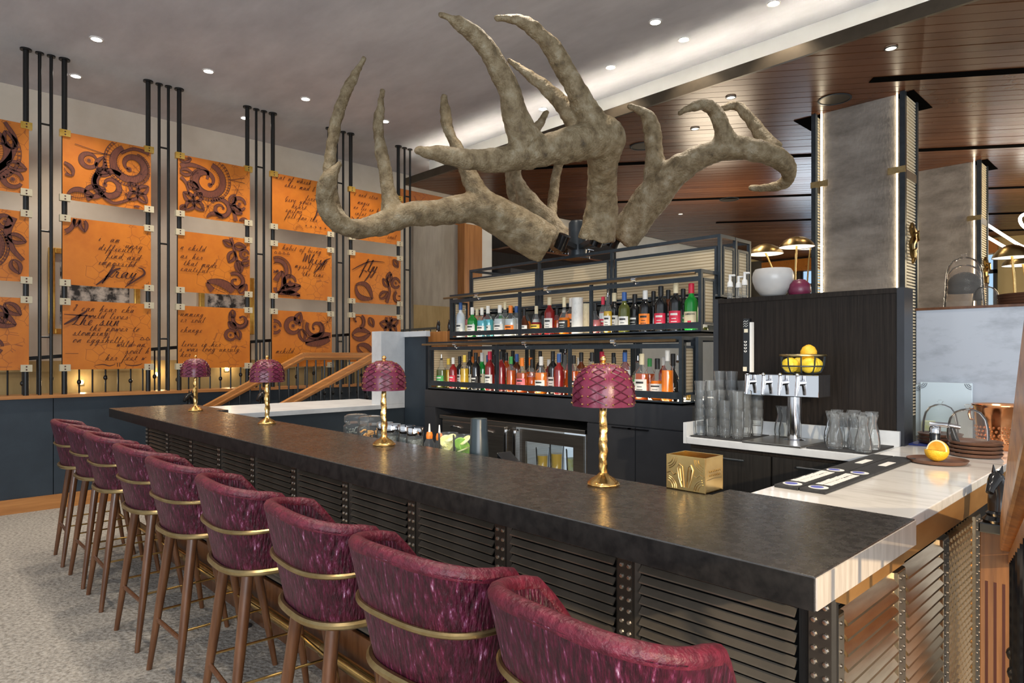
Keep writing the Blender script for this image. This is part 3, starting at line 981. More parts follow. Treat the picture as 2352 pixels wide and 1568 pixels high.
# single-stroke script letters: x height 1, ascenders 2, descenders -1; first stroke joins, others are dots and bars
SCRIPT = {
    'a': [[(0, 0), (.7, .85), (.42, 1.0), (.1, .5), (.3, 0), (.68, .45), (.8, .95), (.74, .22), (.95, 0)]],
    'b': [[(0, 0), (.3, 1.2), (.5, 2.0), (.3, 1.85), (.2, .5), (.32, 0), (.65, .15), (.74, .7), (.5, .9), (.85, .8)]],
    'c': [[(0, 0), (.6, .85), (.35, 1.0), (.1, .5), (.3, 0), (.75, .12)]],
    'd': [[(0, 0), (.66, .85), (.4, 1.0), (.1, .5), (.3, 0), (.66, .5), (.9, 2.0), (.74, .4), (.95, 0)]],
    'e': [[(0, 0), (.42, .42), (.58, .8), (.38, 1.0), (.14, .5), (.34, 0), (.75, .15)]],
    'f': [[(0, 0), (.4, .9), (.62, 1.9), (.42, 2.0), (.3, 1.0), (.1, -.9), (0, -1.0), (.2, -.3), (.3, .1), (.7, .1)]],
    'g': [[(0, 0), (.66, .85), (.4, 1.0), (.1, .5), (.3, .05), (.66, .5), (.74, .9), (.55, -.6), (.25, -1.0), (.2, -.6), (.6, -.1), (.95, .1)]],
    'h': [[(0, 0), (.3, 1.2), (.5, 2.0), (.3, 1.8), (.14, 0), (.4, .8), (.64, 1.0), (.62, .2), (.9, 0)]],
    'i': [[(0, 0), (.28, 1.0), (.24, .2), (.5, 0)], [(.30, 1.45), (.34, 1.55)]],
    'k': [[(0, 0), (.3, 1.2), (.5, 2.0), (.3, 1.8), (.14, 0), (.35, .7), (.64, .9), (.4, .5), (.6, .1), (.9, 0)]],
    'l': [[(0, 0), (.35, 1.2), (.5, 2.0), (.3, 1.8), (.24, .3), (.55, 0)]],
    'm': [[(0, 0), (.2, 1.0), (.14, 0), (.35, .8), (.54, 1.0), (.5, 0), (.7, .8), (.94, 1.0), (.9, .2), (1.15, 0)]],
    'n': [[(0, 0), (.2, 1.0), (.14, 0), (.4, .8), (.64, 1.0), (.6, .2), (.9, 0)]],
    'o': [[(0, 0), (.5, 1.0), (.2, .8), (.1, .3), (.35, 0), (.64, .4), (.5, .95), (.85, .85)]],
    'p': [[(0, 0), (.3, 1.0), (.05, -1.0), (.3, .7), (.6, 1.0), (.7, .5), (.4, 0), (.9, .05)]],
    'r': [[(0, 0), (.25, 1.05), (.3, .85), (.58, .9), (.5, .2), (.8, 0)]],
    's': [[(0, 0), (.4, 1.0), (.44, .6), (.6, .25), (.35, 0), (.1, .1), (.8, .05)]],
    't': [[(0, 0), (.4, 1.6), (.25, .3), (.6, 0)], [(.05, 1.1), (.65, 1.15)]],
    'u': [[(0, 0), (.2, 1.0), (.14, .3), (.35, 0), (.64, .5), (.74, 1.0), (.7, .2), (.95, 0)]],
    'v': [[(0, 0), (.2, 1.0), (.35, 0), (.64, .9), (.95, .9)]],
    'w': [[(0, 0), (.15, 1.0), (.3, 0), (.54, .9), (.64, 0), (.94, 1.0), (1.15, .9)]],
    'y': [[(0, 0), (.2, 1.0), (.2, .4), (.44, .1), (.74, 1.0), (.5, -.6), (.2, -1.0), (.2, -.6), (.95, .1)]],
    'I': [[(0, .3), (.5, 2.0), (.1, 1.7), (.6, 1.9), (.35, .2), (.1, .1), (.75, 0)]],
    'T': [[(0, 1.7), (.5, 2.0), (1.0, 1.9), (.7, 1.85), (.45, .3), (.15, 0), (.5, .1), (.9, 0)]],
    'G': [[(.9, 1.7), (.6, 2.0), (.2, 1.2), (.3, .3), (.7, .2), (.85, .9), (.6, -.2), (.3, -.2), (1.1, .1)]],
    'W': [[(0, 1.8), (.3, 2.0), (.35, .2), (.8, 1.8), (.9, .2), (1.3, 2.0), (1.5, .9)]],
}


class Lace:
    """flat tooled decoration on one panel, clipped to its edges"""

    def __init__(s, w, h):
        s.w, s.h = w, h
        s.parts = {'fill': ([], []), 'dark': ([], []), 'ink': ([], [])}

    def tri(s, k, vs, fs):
        V, F = s.parts[k]
        n = len(V)
        V += vs
        m = 0.006
        for f in fs:
            if all(m < vs[i][0] < s.w - m and m < vs[i][1] < s.h - m for i in f):
                F.append(tuple(n + i for i in f))

    def strip(s, pts, wid, k='fill'):
        vs, fs = [], []
        K = len(pts)
        for i, p in enumerate(pts):
            a, b = pts[max(0, i - 1)], pts[min(K - 1, i + 1)]
            dx, dy = b[0] - a[0], b[1] - a[1]
            L = math.hypot(dx, dy) or 1
            q = wid[i] if isinstance(wid, list) else wid
            vs += [(p[0] - dy / L * q, p[1] + dx / L * q), (p[0] + dy / L * q, p[1] - dx / L * q)]
        for i in range(K - 1):
            fs.append((2 * i, 2 * i + 1, 2 * i + 3, 2 * i + 2))
        s.tri(k, vs, fs)

    def edged(s, pts, wid):
        """a band with dark outlines and a brown hatched fill"""
        wid = wid if isinstance(wid, list) else [wid] * len(pts)
        s.strip(pts, wid, 'fill')
        for sg in (-1, 1):
            e = []
            for i, p in enumerate(pts):
                a, b = pts[max(0, i - 1)], pts[min(len(pts) - 1, i + 1)]
                dx, dy = b[0] - a[0], b[1] - a[1]
                L = math.hypot(dx, dy) or 1
                e.append((p[0] - sg * dy / L * wid[i], p[1] + sg * dx / L * wid[i]))
            s.strip(e, 0.0024, 'dark')

    def disc(s, x, y, r, k='dark', n=10):
        vs = [(x, y)] + [(x + r * math.cos(2 * PI * i / n), y + r * math.sin(2 * PI * i / n)) for i in range(n)]
        s.tri(k, vs, [(0, 1 + i, 1 + (i + 1) % n) for i in range(n)])

    def line(s, a, b, w=0.0018, k='dark', n=3):
        s.strip([(a[0] + (b[0] - a[0]) * i / n, a[1] + (b[1] - a[1]) * i / n) for i in range(n + 1)], w, k)

    def spiral(s, cx, cy, r, rot, sg=1, turns=1.35, scallop=True):
        """paisley scroll: tapering band coiling inward, ticks and a scalloped border outside"""
        N = 64

        def pt(t, f):
            a = rot + sg * t * turns * 2 * PI
            q = r * f * (1 - 0.74 * t)
            return (cx + q * math.cos(a), cy + q * math.sin(a))
        mid = [pt(i / N, 0.80) for i in range(N + 1)]
        s.edged(mid, [r * 0.115 * (0.35 + 1.2 * math.sin(PI * min(1, 0.12 + i / N * 0.9)) ** 0.8) * (1 - 0.35 * i / N) for i in range(N + 1)])
        end = mid[-1]
        s.disc(end[0], end[1], r * 0.11, 'fill')
        s.disc(end[0], end[1], r * 0.045, 'dark')
        for i in range(0, int(N * 0.62)):
            a, b = pt(i / N, 0.93), pt(i / N, 1.10)
            s.line(a, b, 0.0016, 'dark', 2)
            a, b = pt(i / N, 0.66), pt(i / N, 0.55)
            s.line(a, b, 0.0016, 'dark', 2)
        if scallop:
            for i in range(0, int(N * 0.66)):
                p = pt(i / N, 1.14)
                s.disc(p[0], p[1], r * 0.036, 'fill', 8)
            s.strip([pt(i / N, 1.19) for i in range(int(N * 0.66))], 0.003, 'dark')
            s.strip([pt(i / N, 1.09) for i in range(int(N * 0.66))], 0.002, 'dark')

    def petal(s, x, y, L, rot, w=0.33):
        N = 14
        c, sn = math.cos(rot), math.sin(rot)
        for sg in (-1, 1):
            pts = []
            for i in range(N + 1):
                t = i / N
                u, v = L * t, sg * L * w * math.sin(PI * t ** 0.8) * 0.75
                pts.append((x + c * u - sn * v, y + sn * u + c * v))
            s.edged(pts, [L * 0.075 * (0.5 + math.sin(PI * i / N)) for i in range(N + 1)])
        for i in range(3, N - 2):
            t = i / N
            v = L * w * math.sin(PI * t ** 0.8) * 0.6
            s.line((x + c * L * t - sn * v, y + sn * L * t + c * v), (x + c * L * t + sn * v, y + sn * L * t - c * v), 0.0013, 'dark', 2)

    def flower(s, x, y, r, rot, n=4, span=2 * PI):
        for i in range(n):
            s.petal(x, y, r, rot + span * i / n, 0.36)
        s.disc(x, y, r * 0.20, 'fill', 12)
        for i in range(12):
            a = i * PI / 6
            s.line((x + r * .2 * math.cos(a), y + r * .2 * math.sin(a)), (x + r * .34 * math.cos(a), y + r * .34 * math.sin(a)), 0.002)
        s.disc(x, y, r * 0.09, 'dark', 10)

    def eye(s, x, y, r, rot):
        """ring bud with a stippled heart"""
        s.edged([(x + r * .8 * math.cos(rot + i * 2 * PI / 28), y + r * .8 * math.sin(rot + i * 2 * PI / 28)) for i in range(27)],
                [r * (0.10 + 0.16 * math.sin(PI * i / 27)) for i in range(27)])
        for i in range(14):
            a = i * 2 * PI / 14
            s.line((x + r * .28 * math.cos(a), y + r * .28 * math.sin(a)), (x + r * .42 * math.cos(a), y + r * .42 * math.sin(a)), 0.0016)
        s.disc(x, y, r * 0.22, 'fill', 12)
        s.disc(x, y, r * 0.10, 'dark', 10)

    def stem(s, pts, w):
        """smooth curved stem through the given points"""
        out = []
        P = [pts[0]] + pts + [pts[-1]]
        for i in range(1, len(P) - 2):
            for k in range(8):
                t = k / 8
                out.append(tuple(0.5 * (2 * P[i][j] + (P[i + 1][j] - P[i - 1][j]) * t + (2 * P[i - 1][j] - 5 * P[i][j] + 4 * P[i + 1][j] - P[i + 2][j]) * t * t
                                        + (3 * P[i][j] - P[i - 1][j] - 3 * P[i + 1][j] + P[i + 2][j]) * t ** 3) for j in (0, 1)))
        out.append(pts[-1])
        n = len(out)
        s.edged(out, [w * (1.0 - 0.6 * i / n) for i in range(n)])

    def web(s, x, y, r, n=9):
        for i in range(n):
            a = 2 * PI * i / n + 0.2
            s.line((x, y), (x + r * math.cos(a), y + r * math.sin(a)), 0.0018, 'dark', 5)

    def text(s, body, x, y, size, space=1.5, bold=0.0):
        """joined-up script drawn with a pen: thin on the upstroke, thick on the downstroke"""
        xh = size * 0.36
        pen = xh * (0.040 if not bold else 0.042)
        cx = x
        for word in body.split(' '):
            path = []

            def flush(p):
                if len(p) < 2:
                    return
                c = catmull([(a, b, 0, 0) for a, b in p], 5)
                q = [(a[0], a[1]) for a in c]
                wd = []
                for k in range(len(q)):
                    a, b = q[max(0, k - 1)], q[min(len(q) - 1, k + 1)]
                    L = math.hypot(b[0] - a[0], b[1] - a[1]) or 1
                    wd.append(pen * (1.0 + 1.4 * max(0.0, -(b[1] - a[1]) / L)))
                s.strip(q, wd, 'ink')
            for ch in word:
                if ch == ',':
                    flush([(cx, y), (cx - xh * .25, y - xh * .4)])
                    continue
                strokes = SCRIPT.get(ch)
                if not strokes:
                    continue
                for n, st in enumerate(strokes):
                    pts = [(cx + (a + 0.42 * b) * xh, y + b * xh) for a, b in st]
                    if n == 0:
                        path += pts
                    else:
                        flush(pts)
                cx += (max(a for a, b in strokes[0]) + 0.34 * space) * xh
            flush(path)
            cx += 0.9 * xh * space

    def swash(s, pts, w):
        K = len(pts)
        out = []
        P = [pts[0]] + pts + [pts[-1]]
        for i in range(1, len(P) - 2):
            for k in range(8):
                t = k / 8
                out.append(tuple(0.5 * (2 * P[i][j] + (P[i + 1][j] - P[i - 1][j]) * t + (2 * P[i - 1][j] - 5 * P[i][j] + 4 * P[i + 1][j] - P[i + 2][j]) * t * t
                                        + (3 * P[i][j] - P[i - 1][j] - 3 * P[i + 1][j] + P[i + 2][j]) * t ** 3) for j in (0, 1)))
        out.append(pts[-1])
        n = len(out)
        s.strip(out, [w * (0.35 + 0.9 * math.sin(PI * (i + 1) / (n + 1))) for i in range(n)], 'ink')

    def triangles(s, x, y, n, r=0.02):
        for i in range(n):
            c = x + i * 0.052
            for a, b in (((c - r, y), (c + r, y)), ((c + r, y), (c, y + 1.5 * r)), ((c, y + 1.5 * r), (c - r, y))):
                s.line(a, b, 0.0026, 'ink', 2)


def lace_for(i, j, L):
    w, h = L.w, L.h
    P = (i, j)
    if P == (0, 0):
        L.spiral(0.42, 0.33, 0.27, 0.6, -1)
        L.stem([(0.45, 0.10), (0.62, 0.28), (0.68, 0.48), (0.60, 0.64)], 0.03)
        L.petal(0.66, 0.40, 0.17, 1.9)
        L.petal(0.60, 0.44, 0.16, 2.5)
        L.petal(0.62, 0.26, 0.15, -0.2)
        L.eye(0.66, 0.12, 0.09, 0)
        L.flower(0.16, 0.50, 0.15, 0.3, 5)
    elif P == (0, 1):
        L.spiral(0.40, 0.34, 0.29, 2.6, 1)
        L.stem([(0.66, 0.60), (0.62, 0.45), (0.66, 0.30), (0.74, 0.20)], 0.035)
        L.petal(0.62, 0.42, 0.15, -0.3)
        L.eye(0.60, 0.55, 0.07, 0)
        L.petal(0.66, 0.20, 0.14, -1.2)
    elif P == (0, 2):
        L.petal(0.55, 0.60, 0.17, -1.3)
        L.petal(0.60, 0.62, 0.16, -0.7)
        L.petal(0.50, 0.50, 0.20, -0.4)
        L.eye(0.52, 0.22, 0.08, 0)
        L.web(0.30, 0.30, 0.16)
    elif P == (1, 0):
        L.spiral(0.60, 0.44, 0.235, 2.0, 1)
        L.spiral(0.40, 0.20, 0.20, 0.9, 1, scallop=False)
        L.stem([(0.78, 0.60), (0.62, 0.62), (0.5, 0.55)], 0.02)
        L.eye(0.22, 0.42, 0.085, 0.4)
        L.petal(0.30, 0.34, 0.15, 1.25)
        L.petal(0.28, 0.33, 0.13, -0.1)
        L.stem([(0.32, 0.36), (0.27, 0.20), (0.42, 0.03), (0.60, 0.10)], 0.022)
        L.flower(0.66, 0.17, 0.13, 0.7, 4)
        L.petal(0.08, 0.24, 0.16, 2.2)
        L.petal(0.18, 0.08, 0.2, 0.4)
        L.petal(0.04, 0.05, 0.22, 0.1)
        L.petal(0.62, 0.02, 0.12, -0.6)
        L.web(0.69, 0.37, 0.11)
        L.web(0.55, 0.14, 0.10)
        L.line((0.10, 0.56), (0.42, 0.50), 0.003)
        L.line((0.24, 0.50), (0.42, 0.52), 0.003)
    elif P == (1, 1):
        L.stem([(0.0, 0.50), (0.07, 0.56), (0.10, 0.66)], 0.024)
        L.petal(0.16, 0.66, 0.13, -1.4, 0.3)
        L.petal(0.13, 0.67, 0.10, -1.9, 0.3)
        for b, x, y in (('i  am', 0.30, 0.46), ('unru', 0.54, 0.415), ('difficult t', 0.30, 0.37), ('find, and', 0.37, 0.295), ('impossibl', 0.30, 0.22)):
            L.text(b, x, y, 0.085, 1.35)
        L.text('fray', 0.36, 0.10, 0.17, 1.0, 0.0005)
        L.swash([(0.28, 0.01), (0.36, 0.08), (0.44, 0.17), (0.50, 0.20)], 0.010)
        L.swash([(0.54, 0.01), (0.64, 0.09), (0.72, 0.16), (0.70, 0.21), (0.66, 0.22)], 0.008)
        for k in range(4):
            L.line((0.70 + .02 * k, 0.02 + .02 * k), (0.72 + .02 * k, 0.02 + .02 * k), 0.002, 'dark', 1)
            L.line((0.72 + .02 * k, 0.02 + .02 * k), (0.72 + .02 * k, 0.04 + .02 * k), 0.002, 'dark', 1)
    elif P == (1, 2):
        for b, x, y in (('I can hear cha', 0.08, 0.58), ('wild lives', 0.21, 0.51), ('the power to', 0.22, 0.385), ('stomping', 0.08, 0.335),
                        ('on eggshells,', 0.08, 0.265), ('wild an', 0.46, 0.225), ('soul h', 0.54, 0.155), ('her feet w', 0.36, 0.085)):
            L.text(b, x, y, 0.085, 1.32)
        L.text('The sun', 0.07, 0.44, 0.14, 1.05, 0.0005)
        L.swash([(0.01, 0.44), (0.10, 0.50), (0.20, 0.58)], 0.010)
        L.swash([(0.0, 0.54), (0.14, 0.535), (0.28, 0.53)], 0.004)
        L.triangles(0.70, 0.30, 2)
        for x in (0.47, 0.49):
            L.line((x, 0.02), (x, 0.06), 0.003, 'ink')
        L.swash([(0.27, 0.035), (0.34, 0.045), (0.40, 0.03), (0.45, 0.045)], 0.004)
        L.swash([(0.54, 0.045), (0.60, 0.03), (0.66, 0.035), (0.70, 0.05)], 0.004)
        L.line((0.02, 0.155), (0.13, 0.155), 0.002, 'ink')
    elif P == (2, 0):
        L.spiral(0.30, 0.42, 0.245, 1.3, -1)
        L.stem([(0.0, 0.53), (0.14, 0.57), (0.30, 0.53), (0.30, 0.44)], 0.026)
        L.petal(0.02, 0.48, 0.13, 0.0)
        L.petal(0.02, 0.60, 0.12, 0.3)
        L.stem([(0.0, 0.44), (0.08, 0.36), (0.11, 0.24)], 0.018)
        L.petal(0.09, 0.37, 0.14, -0.4)
        L.flower(0.16, 0.17, 0.14, 0.9, 4)
        L.petal(0.02, 0.06, 0.08, 0.8)
        L.spiral(0.45, 0.13, 0.15, 2.6, -1, scallop=False)
        L.stem([(0.62, 0.0), (0.60, 0.10), (0.55, 0.20)], 0.024)
        L.eye(0.66, 0.22, 0.085, 0)
        L.petal(0.56, 0.20, 0.13, 1.2)
        L.petal(0.56, 0.18, 0.15, -0.5)
        L.petal(0.30, 0.01, 0.18, 0.2)
        L.web(0.20, 0.49, 0.07)
        L.web(0.31, 0.14, 0.10)
        for a in (0.1, -0.1):
            L.line((0.56, 0.48), (0.72, 0.50 + a * .3), 0.003)
        L.web(0.64, 0.38, 0.07, 6)
        L.petal(0.66, 0.03, 0.12, -0.1)
    elif P == (2, 1):
        for b, x, y in (('n child', 0.02, 0.46), ('as her', 0.02, 0.365), ('that made', 0.05, 0.29), ('eautiful', 0.02, 0.225)):
            L.text(b, x, y, 0.085, 1.4)
        L.stem([(0.56, 0.66), (0.60, 0.52), (0.64, 0.38), (0.67, 0.28)], 0.018)
        L.petal(0.58, 0.56, 0.12, 2.7)
        L.petal(0.60, 0.56, 0.14, 0.0)
        L.petal(0.60, 0.50, 0.15, -2.0)
        L.petal(0.64, 0.40, 0.15, -1.35)
        L.eye(0.72, 0.48, 0.06, 0)
        L.petal(0.68, 0.36, 0.12, 0.3)
        L.spiral(0.62, 0.15, 0.13, 2.2, -1, 1.1, False)
        L.petal(0.30, 0.12, 0.42, -0.42, 0.22)
        L.petal(0.66, 0.02, 0.14, 0.9)
    elif P == (2, 2):
        for b, x, y in (('umming', 0.02, 0.565), ('er soul', 0.02, 0.50), ('change', 0.02, 0.39), ('lives in her', 0.03, 0.235), ('s was long unruly', 0.01, 0.18), ('her', 0.02, 0.12)):
            L.text(b, x, y, 0.082, 1.35)
        L.spiral(0.68, 0.55, 0.13, 2.6, 1, 0.9, True)
        L.petal(0.58, 0.66, 0.10, -1.5)
        L.petal(0.62, 0.44, 0.12, 2.4)
        L.eye(0.56, 0.37, 0.07, 0)
        L.petal(0.63, 0.43, 0.12, -1.3)
    elif P == (3, 0):
        for b, x, y in (('hat of whisk', 0.04, 0.595), ('shes mad b', 0.15, 0.52), ('Tho', 0.54, 0.47), ('fire', 0.42, 0.40), ('Give your', 0.15, 0.345), ('heart', 0.24, 0.275), ('sailor', 0.16, 0.215), ('fell for the', 0.16, 0.145)):
            L.text(b, x, y, 0.085, 1.32)
        L.swash([(0.52, 0.16), (0.56, 0.22), (0.60, 0.34), (0.66, 0.42)], 0.008)
        for k in range(5):
            L.line((0.43 + .065 * k - .012, 0.08), (0.43 + .065 * k + .012, 0.08), 0.003, 'ink', 1)
            L.line((0.43 + .065 * k, 0.068), (0.43 + .065 * k, 0.092), 0.003, 'ink', 1)
        for k in range(9):
            a = PI * k / 8
            L.line((0.34 + .03 * math.cos(a), 0.02 + .03 * math.sin(a)), (0.34 + .055 * math.cos(a), 0.02 + .055 * math.sin(a)), 0.002, 'ink', 1)
    elif P == (3, 1):
        for b, x, y in (('habit of being', 0.12, 0.585), ('myself fell', 0.28, 0.38), ('the time', 0.38, 0.29)):
            L.text(b, x, y, 0.085, 1.3)
        L.text('Whisp', 0.36, 0.45, 0.16, 1.0, 0.0005)
        L.swash([(0.53, 0.33), (0.60, 0.40), (0.68, 0.50), (0.76, 0.54)], 0.008)
        L.triangles(0.04, 0.53, 4, 0.018)
        L.spiral(0.05, 0.35, 0.17, -0.6, 1, 0.9)
        L.petal(0.06, 0.05, 0.28, 1.35, 0.26)
        L.eye(0.22, 0.20, 0.09, 0)
        L.petal(0.10, 0.08, 0.27, 0.3, 0.2)
        L.petal(0.05, 0.04, 0.30, 0.0, 0.15)
    elif P == (3, 2):
        L.eye(0.26, 0.50, 0.11, 0)
        L.petal(0.30, 0.52, 0.16, 1.2)
        L.petal(0.36, 0.46, 0.16, -1.3)
        L.eye(0.03, 0.48, 0.09, 0)
        L.spiral(0.56, 0.48, 0.16, 2.6, 1, 1.15)
        L.petal(0.42, 0.29, 0.42, 0.25, 0.12)
        L.web(0.72, 0.56, 0.09)
        L.text('mchild', 0.04, 0.16, 0.085, 1.3)
    elif P == (4, 0):
        for b, x, y in (('t and stra', 0.05, 0.57), ('magic', 0.10, 0.47), ('no lie en h', 0.04, 0.395), ('infat ma', 0.06, 0.32), ('my', 0.08, 0.26), ('soul', 0.56, 0.07)):
            L.text(b, x, y, 0.08, 1.35)
        L.swash([(0.0, 0.30), (0.08, 0.24), (0.16, 0.27)], 0.006)
    elif P == (4, 1):
        L.text('fly', 0.16, 0.42, 0.22, 0.95, 0.0005)
        L.swash([(0.02, 0.42), (0.12, 0.48), (0.30, 0.56), (0.52, 0.57)], 0.006)
        L.swash([(0.20, 0.28), (0.28, 0.38), (0.34, 0.50)], 0.008)
        L.petal(0.08, 0.23, 0.30, -0.6, 0.42)
        L.stem([(0.55, 0.02), (0.60, 0.18), (0.56, 0.34), (0.64, 0.42)], 0.022)
        L.petal(0.58, 0.24, 0.14, 2.3)
        L.petal(0.58, 0.30, 0.15, 1.4)
        L.eye(0.70, 0.30, 0.08, 0)
        L.petal(0.44, 0.08, 0.16, 0.6)
        L.spiral(0.75, 0.10, 0.11, 2.0, 1, 0.9, False)
        L.petal(0.66, 0.62, 0.13, -0.9)
    elif P == (4, 2):
        L.spiral(0.10, 0.60, 0.14, -1.2, 1, 0.8, False)
        L.petal(0.02, 0.40, 0.28, 0.1, 0.3)
        L.petal(0.28, 0.64, 0.14, -1.1)
        L.flower(0.60, 0.55, 0.16, 0.5, 5)
        L.spiral(0.42, 0.28, 0.13, 1.5, -1, 0.9, False)
        L.petal(0.10, 0.26, 0.30, -0.5, 0.3)


cname = ('at the photo edge', 'of the first full column', 'of the second full column', 'of the third full column', 'of the last column')
rname = ('top', 'middle', 'bottom')
what = {(0, 0): 'with floral lace', (0, 1): 'with lace scroll', (0, 2): 'with lace leaves', (1, 0): 'with two large lace scrolls', (1, 1): 'lettered i am unruly and fray',
        (1, 2): 'lettered the sun and on eggshells', (2, 0): 'with round paisley scroll', (2, 1): 'lettered child and lace leaf', (2, 2): 'lettered change and lace flower',
        (3, 0): 'lettered Give your heart', (3, 1): 'lettered Whisp', (3, 2): 'with lace blossom over lettering', (4, 0): 'lettered magic', (4, 1): 'lettered fly', (4, 2): 'with lace blossoms'}
for i, y0 in enumerate(COLS):
    for j, (z0, z1) in enumerate(ZR):
        t = thing('leather_hanging', 'orange leather panel %s, %s row %s' % (what[(i, j)], rname[j], cname[i]), 'leather panel', (SX, y0, z0), 0, 'orange leather panels hung on black poles')
        h = z1 - z0
        # slightly slack sheet
        sh = MB()
        NU, NV = 10, 8
        for a in range(NU + 1):
            for b in range(NV + 1):
                u, v = a / NU, b / NV
                bow = 0.006 * math.sin(PI * u) * math.sin(PI * v)
                sag = -0.004 * math.sin(PI * u)
                sh.v.append((0.012 + bow, u * PWID, v * h + sag))
        for a in range(NU):
            for b in range(NV):
                q = a * (NV + 1) + b
                sh.f.append((q, q + NV + 1, q + NV + 2, q + 1))
        n = len(sh.v)
        sh.box(0.006, 0.011, 0, PWID, 0, h)
        sh.obj('sheet', 'orange_leather', t, True)
        L = Lace(PWID, h)
        lace_for(i, j, L)
        for key, m, nm, dx in (('fill', 'lace_fill', 'lace_motif', 0.0205), ('dark', 'lace_dark', 'lace_outline', 0.0215), ('ink', 'ink', 'lettering', 0.022)):
            V, F = L.parts[key]
            if F:
                used = sorted({q for f in F for q in f})
                mp = {q: k for k, q in enumerate(used)}
                b = MB()
                b.v = [(dx, V[q][0], V[q][1]) for q in used]
                b.f = [tuple(mp[q] for q in f) for f in F]
                b.obj(nm, m, t)['kind'] = 'stuff'
        for yy in (0.02, PWID - 0.02):
            for zz in (0.015, h - 0.015):
                b = MB().box(-0.02, 0.028, yy - 0.045, yy + 0.045, zz - 0.033, zz + 0.033)
                c = b.obj('corner_clip', 'gilt' if j == 0 and zz > 0.3 else 'clip_bone', t)
                MB().dome((0.028, yy, zz + 0.014), 0.008, 0.004, '+x', 6).dome((0.028, yy, zz - 0.014), 0.008, 0.004, '+x', 6).obj('screw', 'lace_dark', c)

gname = ('first', 'second', 'third', 'fourth', 'fifth')
for i, y0 in enumerate(COLS):
    for yy, side in ((y0 + 0.02, 'left'), (y0 + PWID - 0.02, 'right')):
        if yy < 0.5:
            continue
        t = thing('ceiling_pole', 'black steel pole from ceiling at the %s edge of panels %s' % (side, cname[i]), 'pole', (SX - 0.015, yy, 1.10), 0, 'thick poles carrying the leather panels')
        MB().tube([(0, 0, 0), (0, 0, 3.30)], 0.024, 12).obj('shaft', 'pole_steel', t, True)
        MB().lathe([(0.048, 3.284), (0.048, 3.30)], 16).obj('flange', 'pole_steel', t, True)
    ya, yb = y0 + PWID + 0.088, y0 + PWID + 0.180
    t = thing('ladder_pole', 'pair of thin black poles joined by rungs, %s pair from the photo edge' % gname[i], 'pole', (SX - 0.02, 0, 1.10), 0, 'thin ladder poles between the leather panels')
    for q in (ya, yb):
        MB().tube([(0, q, 0), (0, q, 3.30)], 0.015, 10).obj('shaft', 'pole_steel', t, True)
        MB().lathe([(0.036, 3.286), (0.036, 3.30)], 14, (0, q, 0)).obj('flange', 'pole_steel', t, True)
    for zz in (3.72, 2.685, 1.66):
        MB().tube([(0, ya, zz - 1.10), (0, yb, zz - 1.10)], 0.010, 8).obj('rung', 'pole_steel', t, True)

# ================================================================== the bar
BT = 1.07
sl = thing('bar_counter', 'long dark leathered granite bar top with pale metal end', 'counter', (0, 0, 0))
outline = [(-5.90, 1.27), (-0.50, 1.27), (-0.50, 1.905), (-1.01, 1.905), (-1.01, 1.795), (-5.10, 1.795), (-5.10, 1.89), (-5.90, 1.89)]
MB().prism(outline, 1.002, BT).obj('slab', 'granite', sl, bevel=0.003)
MB().box(-5.898, -0.502, 1.2685, 1.270, 1.004, BT - 0.004).obj('edge_band', 'granite_edge', sl)
MB().box(-0.500, -0.497, 1.273, 1.902, 1.005, BT - 0.003).obj('end_plate', 'bar_end', sl)
bd = thing('bar_carcass', 'black bar body under the granite top', 'bar', (0, 0, 0))
MB().box(-5.74, -0.60, 1.515, 1.78, 0, 1.002).obj('front_wall', 'black_panel', bd)
MB().box(-0.98, -0.60, 1.78, 4.0, 0, 1.0).obj('side_wall', 'black_panel', bd)
MB().box(-5.74, -0.58, 1.496, 1.515, 0.965, 1.002).obj('top_rail', 'bronze_trim', bd)
MB().box(-5.74, -0.58, 1.490, 1.515, 0.0, 0.27).obj('kick_board', 'walnut_leg', bd)

ST = [-5.713 + 0.5125 * i for i in range(11)]
slat_m = MB().prism([(-0.002, 0.0), (-0.006, 0.001), (-0.020, -0.013), (-0.020, -0.017), (-0.016, -0.017)], 0, 0.424, 'x').mesh('slat', 'bronze')
riv_m = MB().dome((0, 0, 0), 0.0075, 0.006, '-y', 8).mesh('rivet', 'rivet_steel', True)
sep = ('farthest from the camera', 'second from the far end', 'third from the far end', 'fourth from the far end', 'fifth from the far end',
       'fifth from the near corner', 'fourth from the near corner', 'third from the near corner', 'second from the near corner', 'nearest the camera')
for i in range(10):
    t = thing('louvre_grille', 'bronze louvred panel on the bar front, ' + sep[i], 'panel', (ST[i] + 0.044, 1.515, 0), 0, 'louvred panels on the bar front')
    MB().box(0, 0.424, -0.004, 0.0, 0.27, 0.965).obj('back_sheet', 'dark_void', t)
    MB().box(0, 0.424, -0.016, -0.004, 0.945, 0.965).obj('head_rail', 'bronze', t)
    for k in range(23):
        link('slat', slat_m, t, (0, -0.006, 0.94 - 0.0285 * k))
for i in range(11):
    x = ST[i] + (0.012 if i == 10 else 0.0)
    t = thing('riveted_stile', 'bronze stile with double row of rivets, %s from the far end of the bar front' % ORD[i], 'stile', (x, 1.515, 0), 0, 'riveted stiles on the bar front')
    hw_ = 0.042 if i < 10 else 0.03
    MB().prism([(-hw_, 0.0), (-hw_, -0.014), (-hw_ + 0.012, -0.024), (hw_ - 0.012, -0.024), (hw_, -0.014), (hw_, 0.0)], 0.27, 0.98).obj('bar', 'bronze_dark', t)
    MB().box(-0.024, 0.024, -0.027, -0.024, 0.27, 0.98).obj('strap', 'bronze_dark', t)
    for k in range(22):
        for sx in (-0.0125, 0.0125):
            link('rivet', riv_m, t, (sx, -0.027, 0.966 - 0.031 * k))

